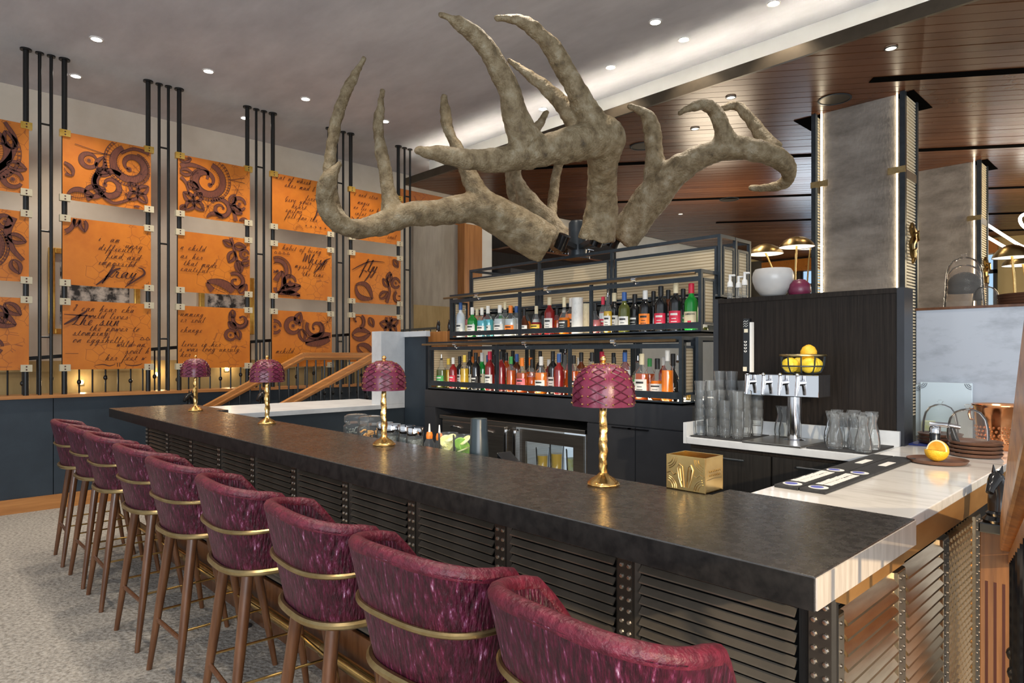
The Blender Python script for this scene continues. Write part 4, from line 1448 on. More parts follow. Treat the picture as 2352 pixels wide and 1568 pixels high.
# bar end: corner strip, louvres, stiles and woven panel under an oak fascia
ex = -0.60
tag(MB().box(-0.56, -0.525, 1.50, 1.906, 0.95, 1.0).box(-0.56, -0.535, 1.906, 3.98, 0.945, 1.024).obj('oak_fascia', 'honey_wood'),
    'honey coloured wooden fascia along the bar end under the marble', 'fascia')
t = thing('riveted_stile', 'dark corner stile with one row of brass studs at the near bar corner', 'stile', (ex, 1.505, 0), 0, 'riveted stiles on the bar end')
MB().box(0, 0.024, 0, 0.062, 0.0, 0.898).obj('bar', 'bronze_trim', t)
riv_x = MB().dome((0, 0, 0), 0.010, 0.009, '+x', 10).mesh('rivet', 'brass', True)
for k in range(26):
    link('rivet', riv_x, t, (0.024, 0.031, 0.875 - 0.033 * k))
riv_s = MB().dome((0, 0, 0), 0.0055, 0.005, '+x', 8).mesh('rivet', 'rivet_dark', True)
for y0, y1, w in ((1.572, 1.642, 'next to the studded corner'), (2.02, 2.11, 'between the two louvred panels'), (2.485, 2.58, 'between louvres and woven panel'),
                  (2.93, 3.04, 'beside the oak newel post')):
    t = thing('riveted_stile', 'polished bronze stile with rivets on the bar end, ' + w, 'stile', (ex, y0, 0), 0, 'riveted stiles on the bar end')
    ww = y1 - y0
    MB().prism([(0.0, 0.0), (0.018, 0.0), (0.024, 0.010), (0.024, ww - 0.010), (0.018, ww), (0.0, ww)], 0.0, 0.885).obj('bar', 'polished_bronze', t)
    MB().box(0.024, 0.026, 0.014, ww - 0.014, 0.0, 0.88).obj('strap', 'bronze', t)
    for k in range(26):
        for q in ((0.5,) if ww < 0.08 else (0.33, 0.67)):
            link('rivet', riv_s, t, (0.026, ww * q, 0.865 - 0.033 * k))
for y0, y1, w in ((1.642, 2.02, 'first from the near corner'), (2.11, 2.485, 'second from the near corner')):
    t = thing('louvre_grille', 'polished bronze louvred panel on the bar end, ' + w, 'panel', (ex, y0, 0), 0, 'louvred panels on the bar end')
    MB().box(0.0, 0.003, 0, y1 - y0, 0.0, 0.885).obj('back_sheet', 'dark_void', t)
    m = MB()
    m.v = []
    ln = y1 - y0
    # cross-section in x,z swept along y
    sec = [(0.003, 0.0), (0.006, 0.0), (0.030, -0.024), (0.030, -0.031), (0.026, -0.031)]
    for yy in (0.0, ln):
        m.v += [(a, yy, b) for a, b in sec]
    k = len(sec)
    m.f = [tuple(range(k)), tuple(range(2 * k - 1, k - 1, -1))] + [(q, (q + 1) % k, k + (q + 1) % k, k + q) for q in range(k)]
    me = m.mesh('slat', 'polished_bronze')
    for q in range(24):
        link('slat', me, t, (0, 0, 0.88 - 0.0365 * q))
t = thing('basketweave_grille', 'polished bronze basketweave panel on the bar end', 'panel', (ex, 2.58, 0))
MB().box(0, 0.004, 0, 0.35, 0.0, 0.885).obj('back_sheet', 'dark_void', t)
pil = MB()
pil.v = [(0.004, -0.022, 0), (0.004, 0, -0.022), (0.004, 0.022, 0), (0.004, 0, 0.022), (0.020, -0.012, 0.004), (0.016, 0, -0.012), (0.020, 0.012, 0.004), (0.024, 0, 0.014)]
pil.f = [(0, 1, 5, 4), (1, 2, 6, 5), (2, 3, 7, 6), (3, 0, 4, 7), (4, 5, 6, 7)]
pm = pil.mesh('weave_block', 'polished_bronze')
for a in range(17):
    for b in range(36):
        if (a + b) % 2 == 0 and b < 34:
            link('weave_block', pm, t, (0, 0.022 + 0.0194 * a, 0.86 - 0.0236 * b))

# brass foot rail
t = thing('foot_rail', 'polished brass foot rail along the bar front on short posts', 'foot rail', (0, 1.43, 0))
MB().tube([(-5.75, 0, 0.16), (-0.62, 0, 0.16)], 0.027, 14).obj('rail', 'brass', t, True)
for k in range(6):
    x = -5.45 + k * 0.92
    MB().tube([(x, 0, 0.0), (x, 0, 0.14)], 0.010, 8).obj('post', 'black_steel', t, True)
    MB().tube([(x - 0.03, 0, 0.16), (x + 0.03, 0, 0.16)], 0.033, 14).obj('collar', 'aged_brass', t, True)
    MB().lathe([(0.035, 0), (0.035, 0.006)], 12, (x, 0, 0)).obj('foot', 'black_steel', t, True)

# ------------------------------------------------------------------ bar stools


def sgn(x):
    return -1 if x < 0 else 1


def ushape(phi, a, b, y0, e=0.72):
    c, s_ = math.cos(phi), math.sin(phi)
    return (-a * sgn(c) * abs(c) ** e, y0 - b * abs(s_) ** e)


def make_stool(label):
    t = thing('bar_stool', label, 'bar stool', (0, 0, 0), 0, 'burgundy velvet bar stools along the bar')
    N = 40
    A0, A1 = R(-25), R(205)
    # shell: outer and inner skins

    def zt(p):
        return 0.965 + 0.035 * math.sin(p) if math.sin(p) > 0 else 0.965 - 0.15 * (-math.sin(p) / 0.42) ** 1.25

    def outer(p, f):
        a = 0.212 + 0.050 * f
        b = 0.165 + 0.028 * f
        y0 = -0.040 - 0.035 * f
        if math.sin(p) < 0:
            x, y = ushape(0 if math.cos(p) > 0 else PI, a, b, y0)
            y += -math.sin(p) * 0.25
            x *= 1 + 0.10 * math.sin(p)
            return x, y
        return ushape(p, a, b, y0)
    sh = MB()
    M = 7
    th = 0.042
    rows = []
    for i in range(N + 1):
        p = A0 + (A1 - A0) * i / N
        top = zt(p)
        row = []
        for k in range(M + 1):
            f = k / M
            z = 0.69 + (top - 0.69) * f
            x, y = outer(p, (z - 0.69) / 0.31)
            row.append((x, y, z))
        ins = []
        for k in range(M, -1, -1):
            f = k / M
            z = 0.69 + (top - 0.69) * f
            x, y = outer(p, (z - 0.69) / 0.31)
            L = math.hypot(x, y + 0.02) or 1
            ins.append((x * (1 - th / L), y - (y + 0.02) / L * th, z))
        rows.append(row + ins)
    K = len(rows[0])
    for r_ in rows:
        sh.v += r_
    for i in range(N):
        for k in range(K):
            k2 = (k + 1) % K
            sh.f.append((i * K + k, (i + 1) * K + k, (i + 1) * K + k2, i * K + k2))
    sh.f.append(tuple(range(K)))
    sh.f.append(tuple(N * K + K - 1 - k for k in range(K)))
    sh.obj('backrest', 'velvet', t, True)
    # padded roll along the rim and down the arm fronts
    pts = []
    for i in range(N + 1):
        p = A0 + (A1 - A0) * i / N
        z = zt(p)
        x, y = outer(p, (z - 0.69) / 0.31)
        L = math.hypot(x, y + 0.02) or 1
        pts.append((x * (1 - th / 2 / L), y - (y + 0.02) / L * th / 2, z))
    a, b = pts[0], pts[-1]
    pts = [(a[0] * 0.96, a[1] + 0.012, 0.70)] + pts + [(b[0] * 0.96, b[1] + 0.012, 0.70)]
    MB().tube(pts, 0.0215, 10).obj('rim_roll', 'velvet_rim', t, True)
    # seat pad
    s = MB()
    n = 36
    for sc, z in ((0.90, 0.70), (1.0, 0.715), (1.0, 0.745), (0.93, 0.765), (0.5, 0.772)):
        for i in range(n):
            an = 2 * PI * i / n
            c, q = math.cos(an), math.sin(an)
            s.v.append((0.208 * sc * sgn(c) * abs(c) ** 0.75, -0.01 + 0.195 * sc * sgn(q) * abs(q) ** 0.75, z))
    for j in range(4):
        for i in range(n):
            k = (i + 1) % n
            s.f.append((j * n + i, j * n + k, (j + 1) * n + k, (j + 1) * n + i))
    s.f.append(tuple(4 * n + i for i in range(n)))
    s.f.append(tuple(n - 1 - i for i in range(n)))
    s.obj('seat', 'seat_wood', t, True)
    # brass bands
    mid = []
    for i in range(N + 1):
        p = R(-16) + R(212) * i / N
        x, y = outer(p, (0.845 - 0.69) / 0.31)
        L = math.hypot(x, y + 0.02) or 1
        mid.append((x * (1 + 0.006 / L), y + (y + 0.02) / L * 0.006, 0.845))
    MB().tube(mid, 0.0085, 8).obj('back_band', 'aged_brass', t, True)
    ring = []
    for i in range(48):
        an = 2 * PI * i / 48
        c, q = math.cos(an), math.sin(an)
        ring.append((0.222 * sgn(c) * abs(c) ** 0.72, -0.012 + 0.205 * sgn(q) * abs(q) ** 0.72, 0.688))
    MB().tube(ring, 0.0125, 8, closed=True).obj('seat_band', 'aged_brass', t, True)
    # legs and stretchers
    ft = {}
    for sx in (-1, 1):
        for sy in (-1, 1):
            top = (sx * 0.135, sy * 0.125 - 0.01, 0.69)
            bot = (sx * 0.188, sy * 0.222, 0.0)
            MB().tube([top, (top[0] * .55 + bot[0] * .45, top[1] * .55 + bot[1] * .45, 0.38), bot], [0.022, 0.020, 0.0125], 10).obj('leg', 'walnut_leg', t, True)
            ft[sx, sy] = (Vector(top), Vector(bot))

    def at_z(k, z):
        a_, b_ = ft[k]
        q = (z - b_.z) / (a_.z - b_.z)
        return tuple(b_ + (a_ - b_) * q)
    for ka, kb, z, r_, m in (((-1, -1), (1, -1), 0.235, 0.010, 'walnut_leg'), ((-1, -1), (-1, 1), 0.275, 0.0055, 'brass'), ((1, -1), (1, 1), 0.275, 0.0055, 'brass'),
                             ((-1, 1), (1, 1), 0.255, 0.007, 'brass')):
        MB().tube([at_z(ka, z), at_z(kb, z)], r_, 8).obj('stretcher', m, t, True)
    return t


SXS = [-5.68, -5.09, -4.57, -3.86, -3.25, -2.585, -1.935, -1.38, -0.82]
sl_ = ['farthest bar stool by the navy wall', 'second bar stool from the navy wall', 'third bar stool from the navy wall', 'fourth bar stool from the navy wall',
       'middle bar stool of the nine', 'fourth bar stool from the camera', 'third bar stool from the camera', 'second bar stool from the camera', 'nearest bar stool, cut off by the photo edge']
stool = make_stool('burgundy crushed velvet ' + sl_[0])
random.seed(3)
for i, x in enumerate(SXS):
    rz = R(random.uniform(-5, 5))
    if i == 0:
        stool.location = (x, 1.13, 0)
        stool.rotation_euler[2] = rz
    else:
        dup(stool, (x, 1.13, 0), rz, 'burgundy crushed velvet ' + sl_[i])

# ------------------------------------------------------------------ table lamps


def make_lamp(label):
    t = thing('table_lamp', label, 'table lamp', (0, 0, 0), 0, 'laced leather lamps on the bar')
    MB().lathe([(0.050, 0), (0.052, 0.004), (0.050, 0.010), (0.046, 0.013), (0.036, 0.022), (0.022, 0.030), (0.013, 0.040)], 24,
               fr=lambda a: 1 + 0.03 * math.cos(12 * a)).obj('base', 'gold', t, True)
    st_ = MB()
    prof = []
    for i in range(31):
        f = i / 30
        r_ = 0.0085 + 0.0060 * math.sin(PI * (0.15 + 0.85 * f))
        prof.append((r_, 0.036 + f * 0.245))
    st_.lathe(prof, 14)
    st_.v = [(x * q, y * q, z) for x, y, z in st_.v for q in (1 + 0.42 * noise.noise(Vector((x * 70, y * 70, z * 42))),)]
    st_.obj('stem', 'gold', t, True)
    zb = 0.255
    prof = [(0.100, 0.0), (0.1005, 0.02), (0.0995, 0.05), (0.0945, 0.077), (0.083, 0.101), (0.066, 0.119), (0.045, 0.131), (0.022, 0.136), (1e-5, 0.137)]

    def rz_(f):
        f = f * (len(prof) - 1)
        i = min(int(f), len(prof) - 2)
        q = f - i
        return (prof[i][0] * (1 - q) + prof[i + 1][0] * q, prof[i][1] * (1 - q) + prof[i + 1][1] * q)

    def puff(a):
        return 1 - 0.035 * abs(math.cos(4 * a)) ** 6

    MB().lathe([(r_, z + zb) for r_, z in prof], 64, fr=puff, cap=False).obj('shade', 'burgundy_leather', t, True)
    MB().lathe([(1e-6, zb + 0.02), (0.096, zb + 0.012)], 32, cap=False).obj('shade_lining', 'dark_void', t)
    seams = MB()
    for k in range(8):
        a = PI / 8 + k * PI / 4
        pts = []
        for j in range(13):
            r_, z = rz_(j / 12 * 0.92)
            pts.append(((r_ * 0.985) * math.cos(a), (r_ * 0.985) * math.sin(a), z + zb))
        seams.tube(pts, 0.0016, 5)
    seams.obj('seam_piping', 'lace_cord', t, True)
    studs = MB()
    for k in range(8):
        a0 = k * PI / 4
        lace = MB()
        cols_ = []
        for sg in (-1, 1):
            c_ = []
            for j in range(6):
                r_, z = rz_(0.06 + j * 0.125)
                a = a0 + sg * 0.285 * (1 - 0.18 * (j / 5) ** 2)
                r2 = r_ * puff(a) + 0.0012
                c_.append((r2 * math.cos(a), r2 * math.sin(a), z + zb))
            cols_.append(c_)
        for c_ in cols_:
            for q in c_:
                studs.ball(q, 0.0034, 6, 4)
        for j in range(5):
            for p_, q in ((cols_[0][j], cols_[1][j + 1]), (cols_[1][j], cols_[0][j + 1])):
                P_, Q = Vector(p_), Vector(q)
                mid = (P_ + Q) / 2
                mid.x *= 1.035
                mid.y *= 1.035
                lace.tube([P_, mid, Q], 0.0021, 5)
        lace.obj('lacing', 'lace_cord', t, True)
        for j in range(3):
            r_, z = rz_(0.80)
            a = a0 + (j - 1) * 0.26
            studs.ball((r_ * math.cos(a), r_ * math.sin(a), z + zb + 0.001), 0.0026, 6, 4)
    studs.obj('studs', 'gold', t, True)['kind'] = 'stuff'
    MB().lathe([(0.012, zb + 0.133), (0.012, zb + 0.138), (0.005, zb + 0.142)], 14).ball((0, 0, zb + 0.150), 0.0105, 12, 8).obj('finial', 'gold', t, True)
    return t


LX = [-5.17, -3.90, -2.612, -1.326]
ll = ['smallest in view at the far bar end', 'second from the far bar end', 'in front of the glass jars', 'largest in view beside the brass box']
lamp = make_lamp('burgundy laced leather dome lamp on gold stem, ' + ll[0])
lamp.location = (LX[0], 1.675, BT)
for i in range(1, 4):
    dup(lamp, (LX[i], 1.675, BT), R(9 * i), 'burgundy laced leather dome lamp on gold stem, ' + ll[i])

# ------------------------------------------------------------------ brass box on the bar
t = thing('brass_box', 'open square brass box with engraved front on the bar', 'box', (-1.157, 1.778, BT))
w_, d_, h_ = 0.135, 0.108, 0.108
b = MB()
b.box(0, w_, 0, 0.004, 0, h_).box(0, w_, d_ - 0.004, d_, 0, h_).box(0, 0.004, 0.004, d_ - 0.004, 0, h_).box(w_ - 0.004, w_, 0.004, d_ - 0.004, 0, h_).box(0, w_, 0, d_, 0, 0.004)
b.obj('body', 'brass', t, bevel=0.0012)
e = MB()
for sg in (-1, 1):
    cx = w_ / 2
    e.tube([(cx + sg * 0.004, -0.001, 0.012), (cx + sg * 0.007, -0.001, 0.05), (cx + sg * 0.010, -0.001, 0.075), (cx + sg * 0.020, -0.001, 0.082), (cx + sg * 0.027, -0.001, 0.068),
            (cx + sg * 0.022, -0.001, 0.04), (cx + sg * 0.012, -0.001, 0.012)], 0.0022, 6)
    e.tube([(cx + sg * 0.014, -0.001, 0.03), (cx + sg * 0.017, -0.001, 0.05), (cx + sg * 0.019, -0.001, 0.068)], 0.003, 6)
    for r_ in (0.022, 0.030, 0.036):
        e.tube([(cx + sg * 0.066 - sg * r_ * math.sin(a), -0.001, 0.100 - r_ * math.cos(a)) for a in [k * PI / 12 for k in range(1, 7)]], 0.0013, 5)
        e.tube([(cx + sg * 0.066 - sg * r_ * math.sin(a), -0.001, 0.006 + r_ * math.cos(a)) for a in [k * PI / 12 for k in range(1, 7)]], 0.0013, 5)
    e.tube([(cx + sg * 0.064, -0.001, 0.050), (cx + sg * 0.050, -0.001, 0.056), (cx + sg * 0.040, -0.001, 0.046), (cx + sg * 0.030, -0.001, 0.052)], 0.0016, 5)
e.obj('front_relief', 'aged_brass', t, True)
e = MB()
for k, zz in enumerate((0.062, 0.050)):
    for q in range(7):
        y_ = 0.022 + q * 0.010
        e.tube([(w_ + 0.0006, y_, zz), (w_ + 0.0006, y_ + 0.004, zz + 0.006), (w_ + 0.0006, y_ + 0.007, zz)], 0.0008, 4)
e.tube([(w_ + 0.0006, 0.012, 0.040), (w_ + 0.0006, 0.054, 0.043), (w_ + 0.0006, 0.096, 0.040)], 0.001, 4)
e.obj('side_relief', 'aged_brass', t, True)

# ================================================================== marble side counter and tap station
tag(MB().box(-0.975, -0.528, 1.906, 3.998, 1.025, 1.055).obj('marble_counter', 'marble', bevel=0.003), 'polished pale veined marble counter beside the bar end', 'counter')
t = thing('tap_counter', 'dark cabinet with grey stone top under the beer tap', 'cabinet', (0, 0, 0))
MB().box(-1.87, -0.977, 3.065, 3.49, 1.02, 1.055).obj('stone_top', 'marble_side', t, bevel=0.003)
MB().box(-1.86, -0.985, 3.09, 3.49, 0, 1.02).obj('body', 'brown_panel', t)
for x0, x1 in ((-1.85, -1.42), (-1.41, -0.99)):
    d = MB().box(x0, x1, 3.075, 3.09, 0.1, 1.0).obj('door', 'black_panel', t)
    MB().tube([(x0 + 0.12, 3.066, 0.965), (x0 + 0.30, 3.066, 0.965)], 0.005, 6).obj('handle', 'black_steel', d, True)
MB().box(-1.87, -0.977, 3.47, 3.49, 1.055, 1.125).obj('backsplash', 'marble_side', t)
MB().box(-1.89, -1.87, 3.065, 3.49, 1.02, 1.13).obj('end_splash', 'marble_side', t)

t = thing('tap_wall', 'tall dark brown wood grain panel behind the beer tap', 'panel', (0, 0, 0))
MB().box(-1.93, -0.99, 3.503, 3.62, 0.02, 1.79).obj('core', 'brown_panel', t)
MB().box(-1.955, -1.925, 3.495, 3.63, 0.0, 1.81).obj('edge_strip', 'slate_cabinet', t)
MB().box(-0.995, -0.963, 3.495, 3.63, 0.0, 1.81).obj('edge_strip', 'slate_cabinet', t)
MB().box(-1.925, -0.995, 3.495, 3.63, 1.785, 1.81).obj('top_cap', 'brown_panel', t)

t = thing('marble_screen', 'tall grey veined marble slab wall behind the marble counter', 'slab', (0, 0, 0))
MB().box(-1.045, 0.9, 4.0, 4.03, 1.0, 1.725).obj('slab', 'marble_panel', t)
MB().box(-1.045, 0.9, 4.03, 4.45, 0.0, 1.72).obj('backing', 'brown_panel', t)
MB().box(-1.05, 0.9, 3.995, 4.46, 1.725, 1.738).obj('top_ledge', 'walnut_leg', t)

# beer tap
t = thing('beer_tap', 'chrome four-tap beer tower with tall black and white handle', 'beer tap', (-1.40, 3.30, 1.055))
MB().lathe([(0.055, 0), (0.055, 0.008), (0.034, 0.014), (0.034, 0.225)], 24).obj('column', 'chrome', t, True)
MB().box(-0.235, 0.14, -0.06, 0.09, 0.225, 0.335).obj('head_box', 'chrome', t, bevel=0.004)
for k in range(4):
    x = -0.20 + k * 0.085
    b = MB().tube([(x, -0.06, 0.295), (x, -0.095, 0.295)], 0.014, 10).tube([(x, -0.095, 0.33), (x, -0.097, 0.29), (x, -0.105, 0.255), (x, -0.108, 0.235)], [0.008, 0.011, 0.009, 0.008], 10)
    b.ball((x, -0.097, 0.335), 0.010, 8, 6)
    b.obj('faucet', 'chrome', t, True)
h = MB().box(-0.218, -0.182, -0.112, -0.085, 0.345, 0.62).obj('tap_handle', 'black_gloss', t, bevel=0.003)
MB().box(-0.182, -0.170, -0.110, -0.087, 0.345, 0.60).obj('white_side', 'white_print', h)
m = MB()
m.box(-0.216, -0.196, -0.1135, -0.112, 0.35, 0.372).box(-0.210, -0.190, -0.1135, -0.112, 0.548, 0.566)
m.obj('cream_print', 'cream', h)
m = MB()
for k in range(4):
    for sx in (-1, 1):
        m.prism([(-0.203 + sx * 0.001, 0.445 + k * 0.016), (-0.203 + sx * 0.009, 0.453 + k * 0.016), (-0.203 + sx * 0.003, 0.457 + k * 0.016)], -0.1135, -0.112, 'y')
for k in range(3):
    m.tube([(-0.214, -0.113, 0.578 + k * 0.012), (-0.206, -0.113, 0.584 + k * 0.012), (-0.200, -0.113, 0.577 + k * 0.012), (-0.19, -0.113, 0.585 + k * 0.012)], 0.0013, 4)
m.obj('white_print', 'white_print', h)
tag(MB().box(-1.56, -1.27, 3.062, 3.40, 1.056, 1.064).obj('drip_tray', 'brushed_steel', bevel=0.002), 'flat steel drip tray under the beer tap', 'tray')
tag(MB().box(-1.86, -1.575, 3.085, 3.40, 1.056, 1.063).obj('bar_mat', 'black_rubber', bevel=0.002), 'black ribbed bar mat under stacked tumblers', 'bar mat', 'black mats on the tap counter')
tag(MB().box(-1.255, -0.985, 3.085, 3.42, 1.056, 1.063).obj('bar_mat', 'black_rubber', bevel=0.002), 'black ribbed bar mat under upturned pear glasses', 'bar mat', 'black mats on the tap counter')

# lemon basket on the tap head
t = thing('wire_basket', 'round black wire basket with flat rim on the beer tap', 'basket', (-1.365, 3.315, 1.391))
MB().tube([(0.105 * math.cos(a), 0.105 * math.sin(a), 0.095) for a in [2 * PI * i / 32 for i in range(32)]], 0.006, 6, closed=True).obj('rim', 'aged_brass', t, True)
MB().tube([(0.100 * math.cos(a), 0.100 * math.sin(a), 0.042) for a in [2 * PI * i / 32 for i in range(32)]], 0.0035, 6, closed=True).obj('hoop', 'black_steel', t, True)
for k in range(10):
    a = 2 * PI * k / 10
    c, s_ = math.cos(a), math.sin(a)
    MB().tube([(0.104 * c, 0.104 * s_, 0.095), (0.100 * c, 0.100 * s_, 0.045), (0.085 * c, 0.085 * s_, 0.012), (0.05 * c, 0.05 * s_, 0.0035), (0, 0, 0.0035)], 0.0035, 6).obj('rib', 'black_steel', t, True)
for (x, y, z, m, w) in ((-0.050, -0.03, 0.046, 'lemon', 'left lemon low in the wire basket'), (0.045, -0.035, 0.046, 'lemon', 'right lemon low in the wire basket'),
                        (0.04, 0.04, 0.046, 'lemon', 'lemon at the back of the wire basket'), (-0.04, 0.048, 0.046, 'lemon', 'lemon behind the left one in the wire basket'),
                        (0.030, -0.003, 0.106, 'orange_peel', 'orange on top of the lemons in the wire basket')):
    o = MB().lathe([(1e-6, -0.043), (0.010, -0.041), (0.028, -0.030), (0.038, -0.010), (0.038, 0.010), (0.028, 0.030), (0.010, 0.041), (1e-6, 0.043)], 16, cap=False).obj('lemon' if m == 'lemon' else 'orange', m, None, True)
    o.location = (-1.365 + x, 3.315 + y, 1.391 + z)
    if m == 'lemon':
        o.rotation_euler = (R(90), 0, R(40 * x * 40))
    tag(o, w, 'fruit', 'citrus in the wire basket')

# tumblers in nested stacks, upturned pear glasses
tum = MB()
pr = [(0.024, 0.0), (0.026, 0.003), (0.029, 0.035), (0.0315, 0.075), (0.0325, 0.088), (0.030, 0.088), (0.0285, 0.075), (0.026, 0.035), (0.023, 0.008), (1e-6, 0.007)]
tum.lathe(pr, 16)
tum_m = tum.mesh('tumbler', 'glass_thin', True)
rc = {}
for x, y, n in ((-1.825, 3.33, 6), (-1.755, 3.33, 6), (-1.685, 3.33, 5), (-1.615, 3.34, 5), (-1.835, 3.24, 5), (-1.765, 3.22, 4), (-1.695, 3.24, 4), (-1.63, 3.24, 4), (-1.83, 3.14, 5),
                (-1.76, 3.13, 4), (-1.69, 3.14, 3), (-1.62, 3.14, 4)):
    rw = 'rear' if y > 3.3 else 'middle' if y > 3.2 else 'front'
    rc[rw] = rc.get(rw, -1) + 1
    for k in range(n):
        o = link('tumbler', tum_m, None, (x, y, 1.064 + 0.0495 * k))
        tag(o, 'clear glass tumbler, %s up in the %s stack of the %s row beside the shelves' % (ORD[k], ORD[rc[rw]], rw), 'glass', 'stacked tumblers')
pear = MB().lathe([(0.036, 0.0), (0.038, 0.006), (0.040, 0.03), (0.036, 0.06), (0.026, 0.092), (0.022, 0.112), (0.026, 0.135), (0.031, 0.150), (0.031, 0.155), (0.028, 0.152), (0.023, 0.133),
                   (0.0195, 0.112), (0.0235, 0.090), (0.033, 0.06), (0.037, 0.03), (0.034, 0.010), (1e-6, 0.008)], 20)
pear.v = [(a * 0.9, b * 0.9, c) for a, b, c in pear.v]
pear_m = pear.mesh('pear_glass', 'glass_thin', True)
pear2_m = MB().lathe([(0.030, 0.0), (0.032, 0.004), (0.024, 0.03), (0.021, 0.045), (0.027, 0.075), (0.036, 0.105), (0.036, 0.135), (0.030, 0.158), (0.028, 0.157), (0.033, 0.135), (0.033, 0.105),
                      (0.024, 0.075), (0.018, 0.047), (0.02, 0.034), (1e-6, 0.01)], 20).mesh('tulip_glass', 'glass_thin', True)
for k, (x, y) in enumerate(((-1.52, 3.42), (-1.47, 3.36), (-1.225, 3.38), (-1.215, 3.285), (-1.147, 3.375), (-1.140, 3.225), (-1.070, 3.385), (-1.065, 3.29), (-1.020, 3.225), (-1.145, 3.13), (-1.068, 3.165), (-1.018, 3.11))):
    tul = k in (4, 7)
    o = link('tulip_glass' if tul else 'pear_glass', pear2_m if tul else pear_m, None, (x, y, 1.064))
    tag(o, 'clear tulip shaped beer glass among the pear glasses, %s one' % ('rear' if k == 4 else 'front') if tul else 'clear pear shaped glass beside the beer tap, %s from the tap %s' % (ORD[k], 'on the tumbler side' if k < 2 else 'towards the panel edge'), 'glass', 'tulip glasses' if tul else 'pear glasses')

# on top of the tap wall: alabaster bowl, pump bottles
t = tag(MB().lathe([(0.045, 0.0), (0.066, 0.010), (0.094, 0.045), (0.107, 0.085), (0.109, 0.110), (0.104, 0.135), (0.094, 0.152), (0.090, 0.151), (0.099, 0.132), (0.102, 0.10), (0.09, 0.05), (0.05, 0.015), (1e-6, 0.012)], 36)
        .obj('alabaster_bowl', 'white_ceramic', None, True), 'round pale alabaster bowl on the dark tap wall', 'bowl')
t.location = (-1.632, 3.565, 1.811)
gb = MB().lathe([(0.05, 0), (0.06, 0.02), (0.055, 0.06), (0.03, 0.085), (1e-6, 0.09)], 14)
o = tag(gb.obj('patterned_jar', 'burgundy_leather', None, True), 'small dark red patterned jar behind the alabaster bowl', 'jar')
o.location = (-1.50, 3.60, 1.811)
for k, (x, y, hh, w) in enumerate(((-1.885, 3.56, 0.145, 'first of three by the cane cabinet'), (-1.845, 3.585, 0.135, 'middle of three by the cane cabinet'), (-1.79, 3.55, 0.15, 'next to the alabaster bowl'))):
    t = thing('pump_bottle', 'clear white-topped pump bottle on the tap wall, ' + w, 'bottle', (x, y, 1.811), 0, 'pump bottles')
    MB().lathe([(0.016, 0), (0.016, hh * 0.45), (0.013, hh * 0.55)], 12).obj('body', 'glass_thin', t, True)
    MB().lathe([(0.017, hh * 0.5), (0.015, hh * 0.68), (0.008, hh * 0.74), (0.008, hh * 0.92)], 12).obj('collar', 'label_white', t, True)
    MB().tube([(0.0, 0, hh * 0.96), (0.03, 0.0, hh * 0.95)], 0.006, 8).tube([(0, 0, hh * 0.9), (0, 0, hh)], 0.008, 8).obj('pump', 'label_white', t, True)

# ------------------------------------------------------------------ on the marble counter
for k, (x0, x1) in enumerate(((-0.962, -0.884), (-0.880, -0.800))):
    t = thing('bar_mat', 'long black rubber bar mat with white ovals, ' + ('inner of the pair' if k == 0 else 'outer of the pair'), 'bar mat', (x0, 2.11, 1.055), 0, 'printed bar mats')
    w_ = x1 - x0
    MB().box(0, w_, 0, 0.95, 0, 0.010).obj('pad', 'black_rubber', t, bevel=0.002)
    p = MB()
    for yy in (0.05, 0.42):
        p.lathe([(0.030, 0.0102), (0.030, 0.0110)], 20, (w_ / 2, yy, 0), fr=lambda a: 1.0)
    p.obj('oval_print', 'white_print', t)
    p = MB()
    for yy in (0.05, 0.42):
        p.lathe([(0.020, 0.0112), (0.020, 0.0116)], 16, (w_ / 2 - 0.004, yy, 0))
    p.obj('blue_print', 'blue_print', t)
    p = MB()
    random.seed(5)
    for row in (0.25, 0.58):
        q = 0.105
        while q < 0.36:
            ln = random.choice((0.014, 0.02, 0.026))
            p.box(w_ * row - 0.009 + random.uniform(-.002, .002), w_ * row + 0.013, q, q + ln, 0.0102, 0.0112)
            q += ln + 0.006
    p.obj('block_print', 'white_print', t)
    MB().box(w_ * 0.4, w_ * 0.75, 0.64, 0.76, 0.0102, 0.0112).obj('white_patch', 'white_print', t)


def plate(label, loc, r, group):
    o = MB().lathe([(r * 0.7, 0), (r * 0.92, 0.003), (r, 0.016), (r * 0.97, 0.016), (r * 0.88, 0.007), (1e-6, 0.006)], 32).obj('plate', 'plate_brown', None, True)
    o.location = loc
    return tag(o, label, 'plate', group)


plate('brown rimmed plate holding a cut orange', (-0.725, 3.06, 1.0555), 0.108, 'brown plates')
for k in range(4):
    plate('brown plate in stack beside the cut orange, %s from the bottom' % ORD[k], (-0.66, 3.38, 1.0555 + 0.0165 * k), 0.100, 'brown plates')
for k in range(3):
    plate('brown plate under the rear glass dome, %s from the bottom' % ORD[k], (-0.86, 3.68, 1.0625 + 0.0165 * k), 0.095, 'brown plates')
tag(MB().box(-0.965, -0.77, 3.56, 3.83, 1.0555, 1.062).obj('blue_mat', 'blue_mat', bevel=0.002), 'blue mat under the rear plates', 'mat')
t = thing('cut_orange', 'orange with a wedge cut out on a brown plate', 'fruit', (-0.725, 3.05, 1.105))
pe, pi_, fl = MB(), MB(), MB()
n1, n2 = 20, 12
for i in range(n1 + 1):
    ph = R(92) + R(268) * i / n1
    for j in range(n2 + 1):
        th_ = PI * j / n2
        pe.v.append((0.043 * math.sin(th_) * math.cos(ph), 0.043 * math.cos(th_), 0.043 * math.sin(th_) * math.sin(ph)))
for i in range(n1):
    for j in range(n2):
        q = i * (n2 + 1) + j
        pe.f.append((q, q + 1, q + n2 + 2, q + n2 + 1))
o1 = pe.obj('peel', 'orange_peel', t, True)
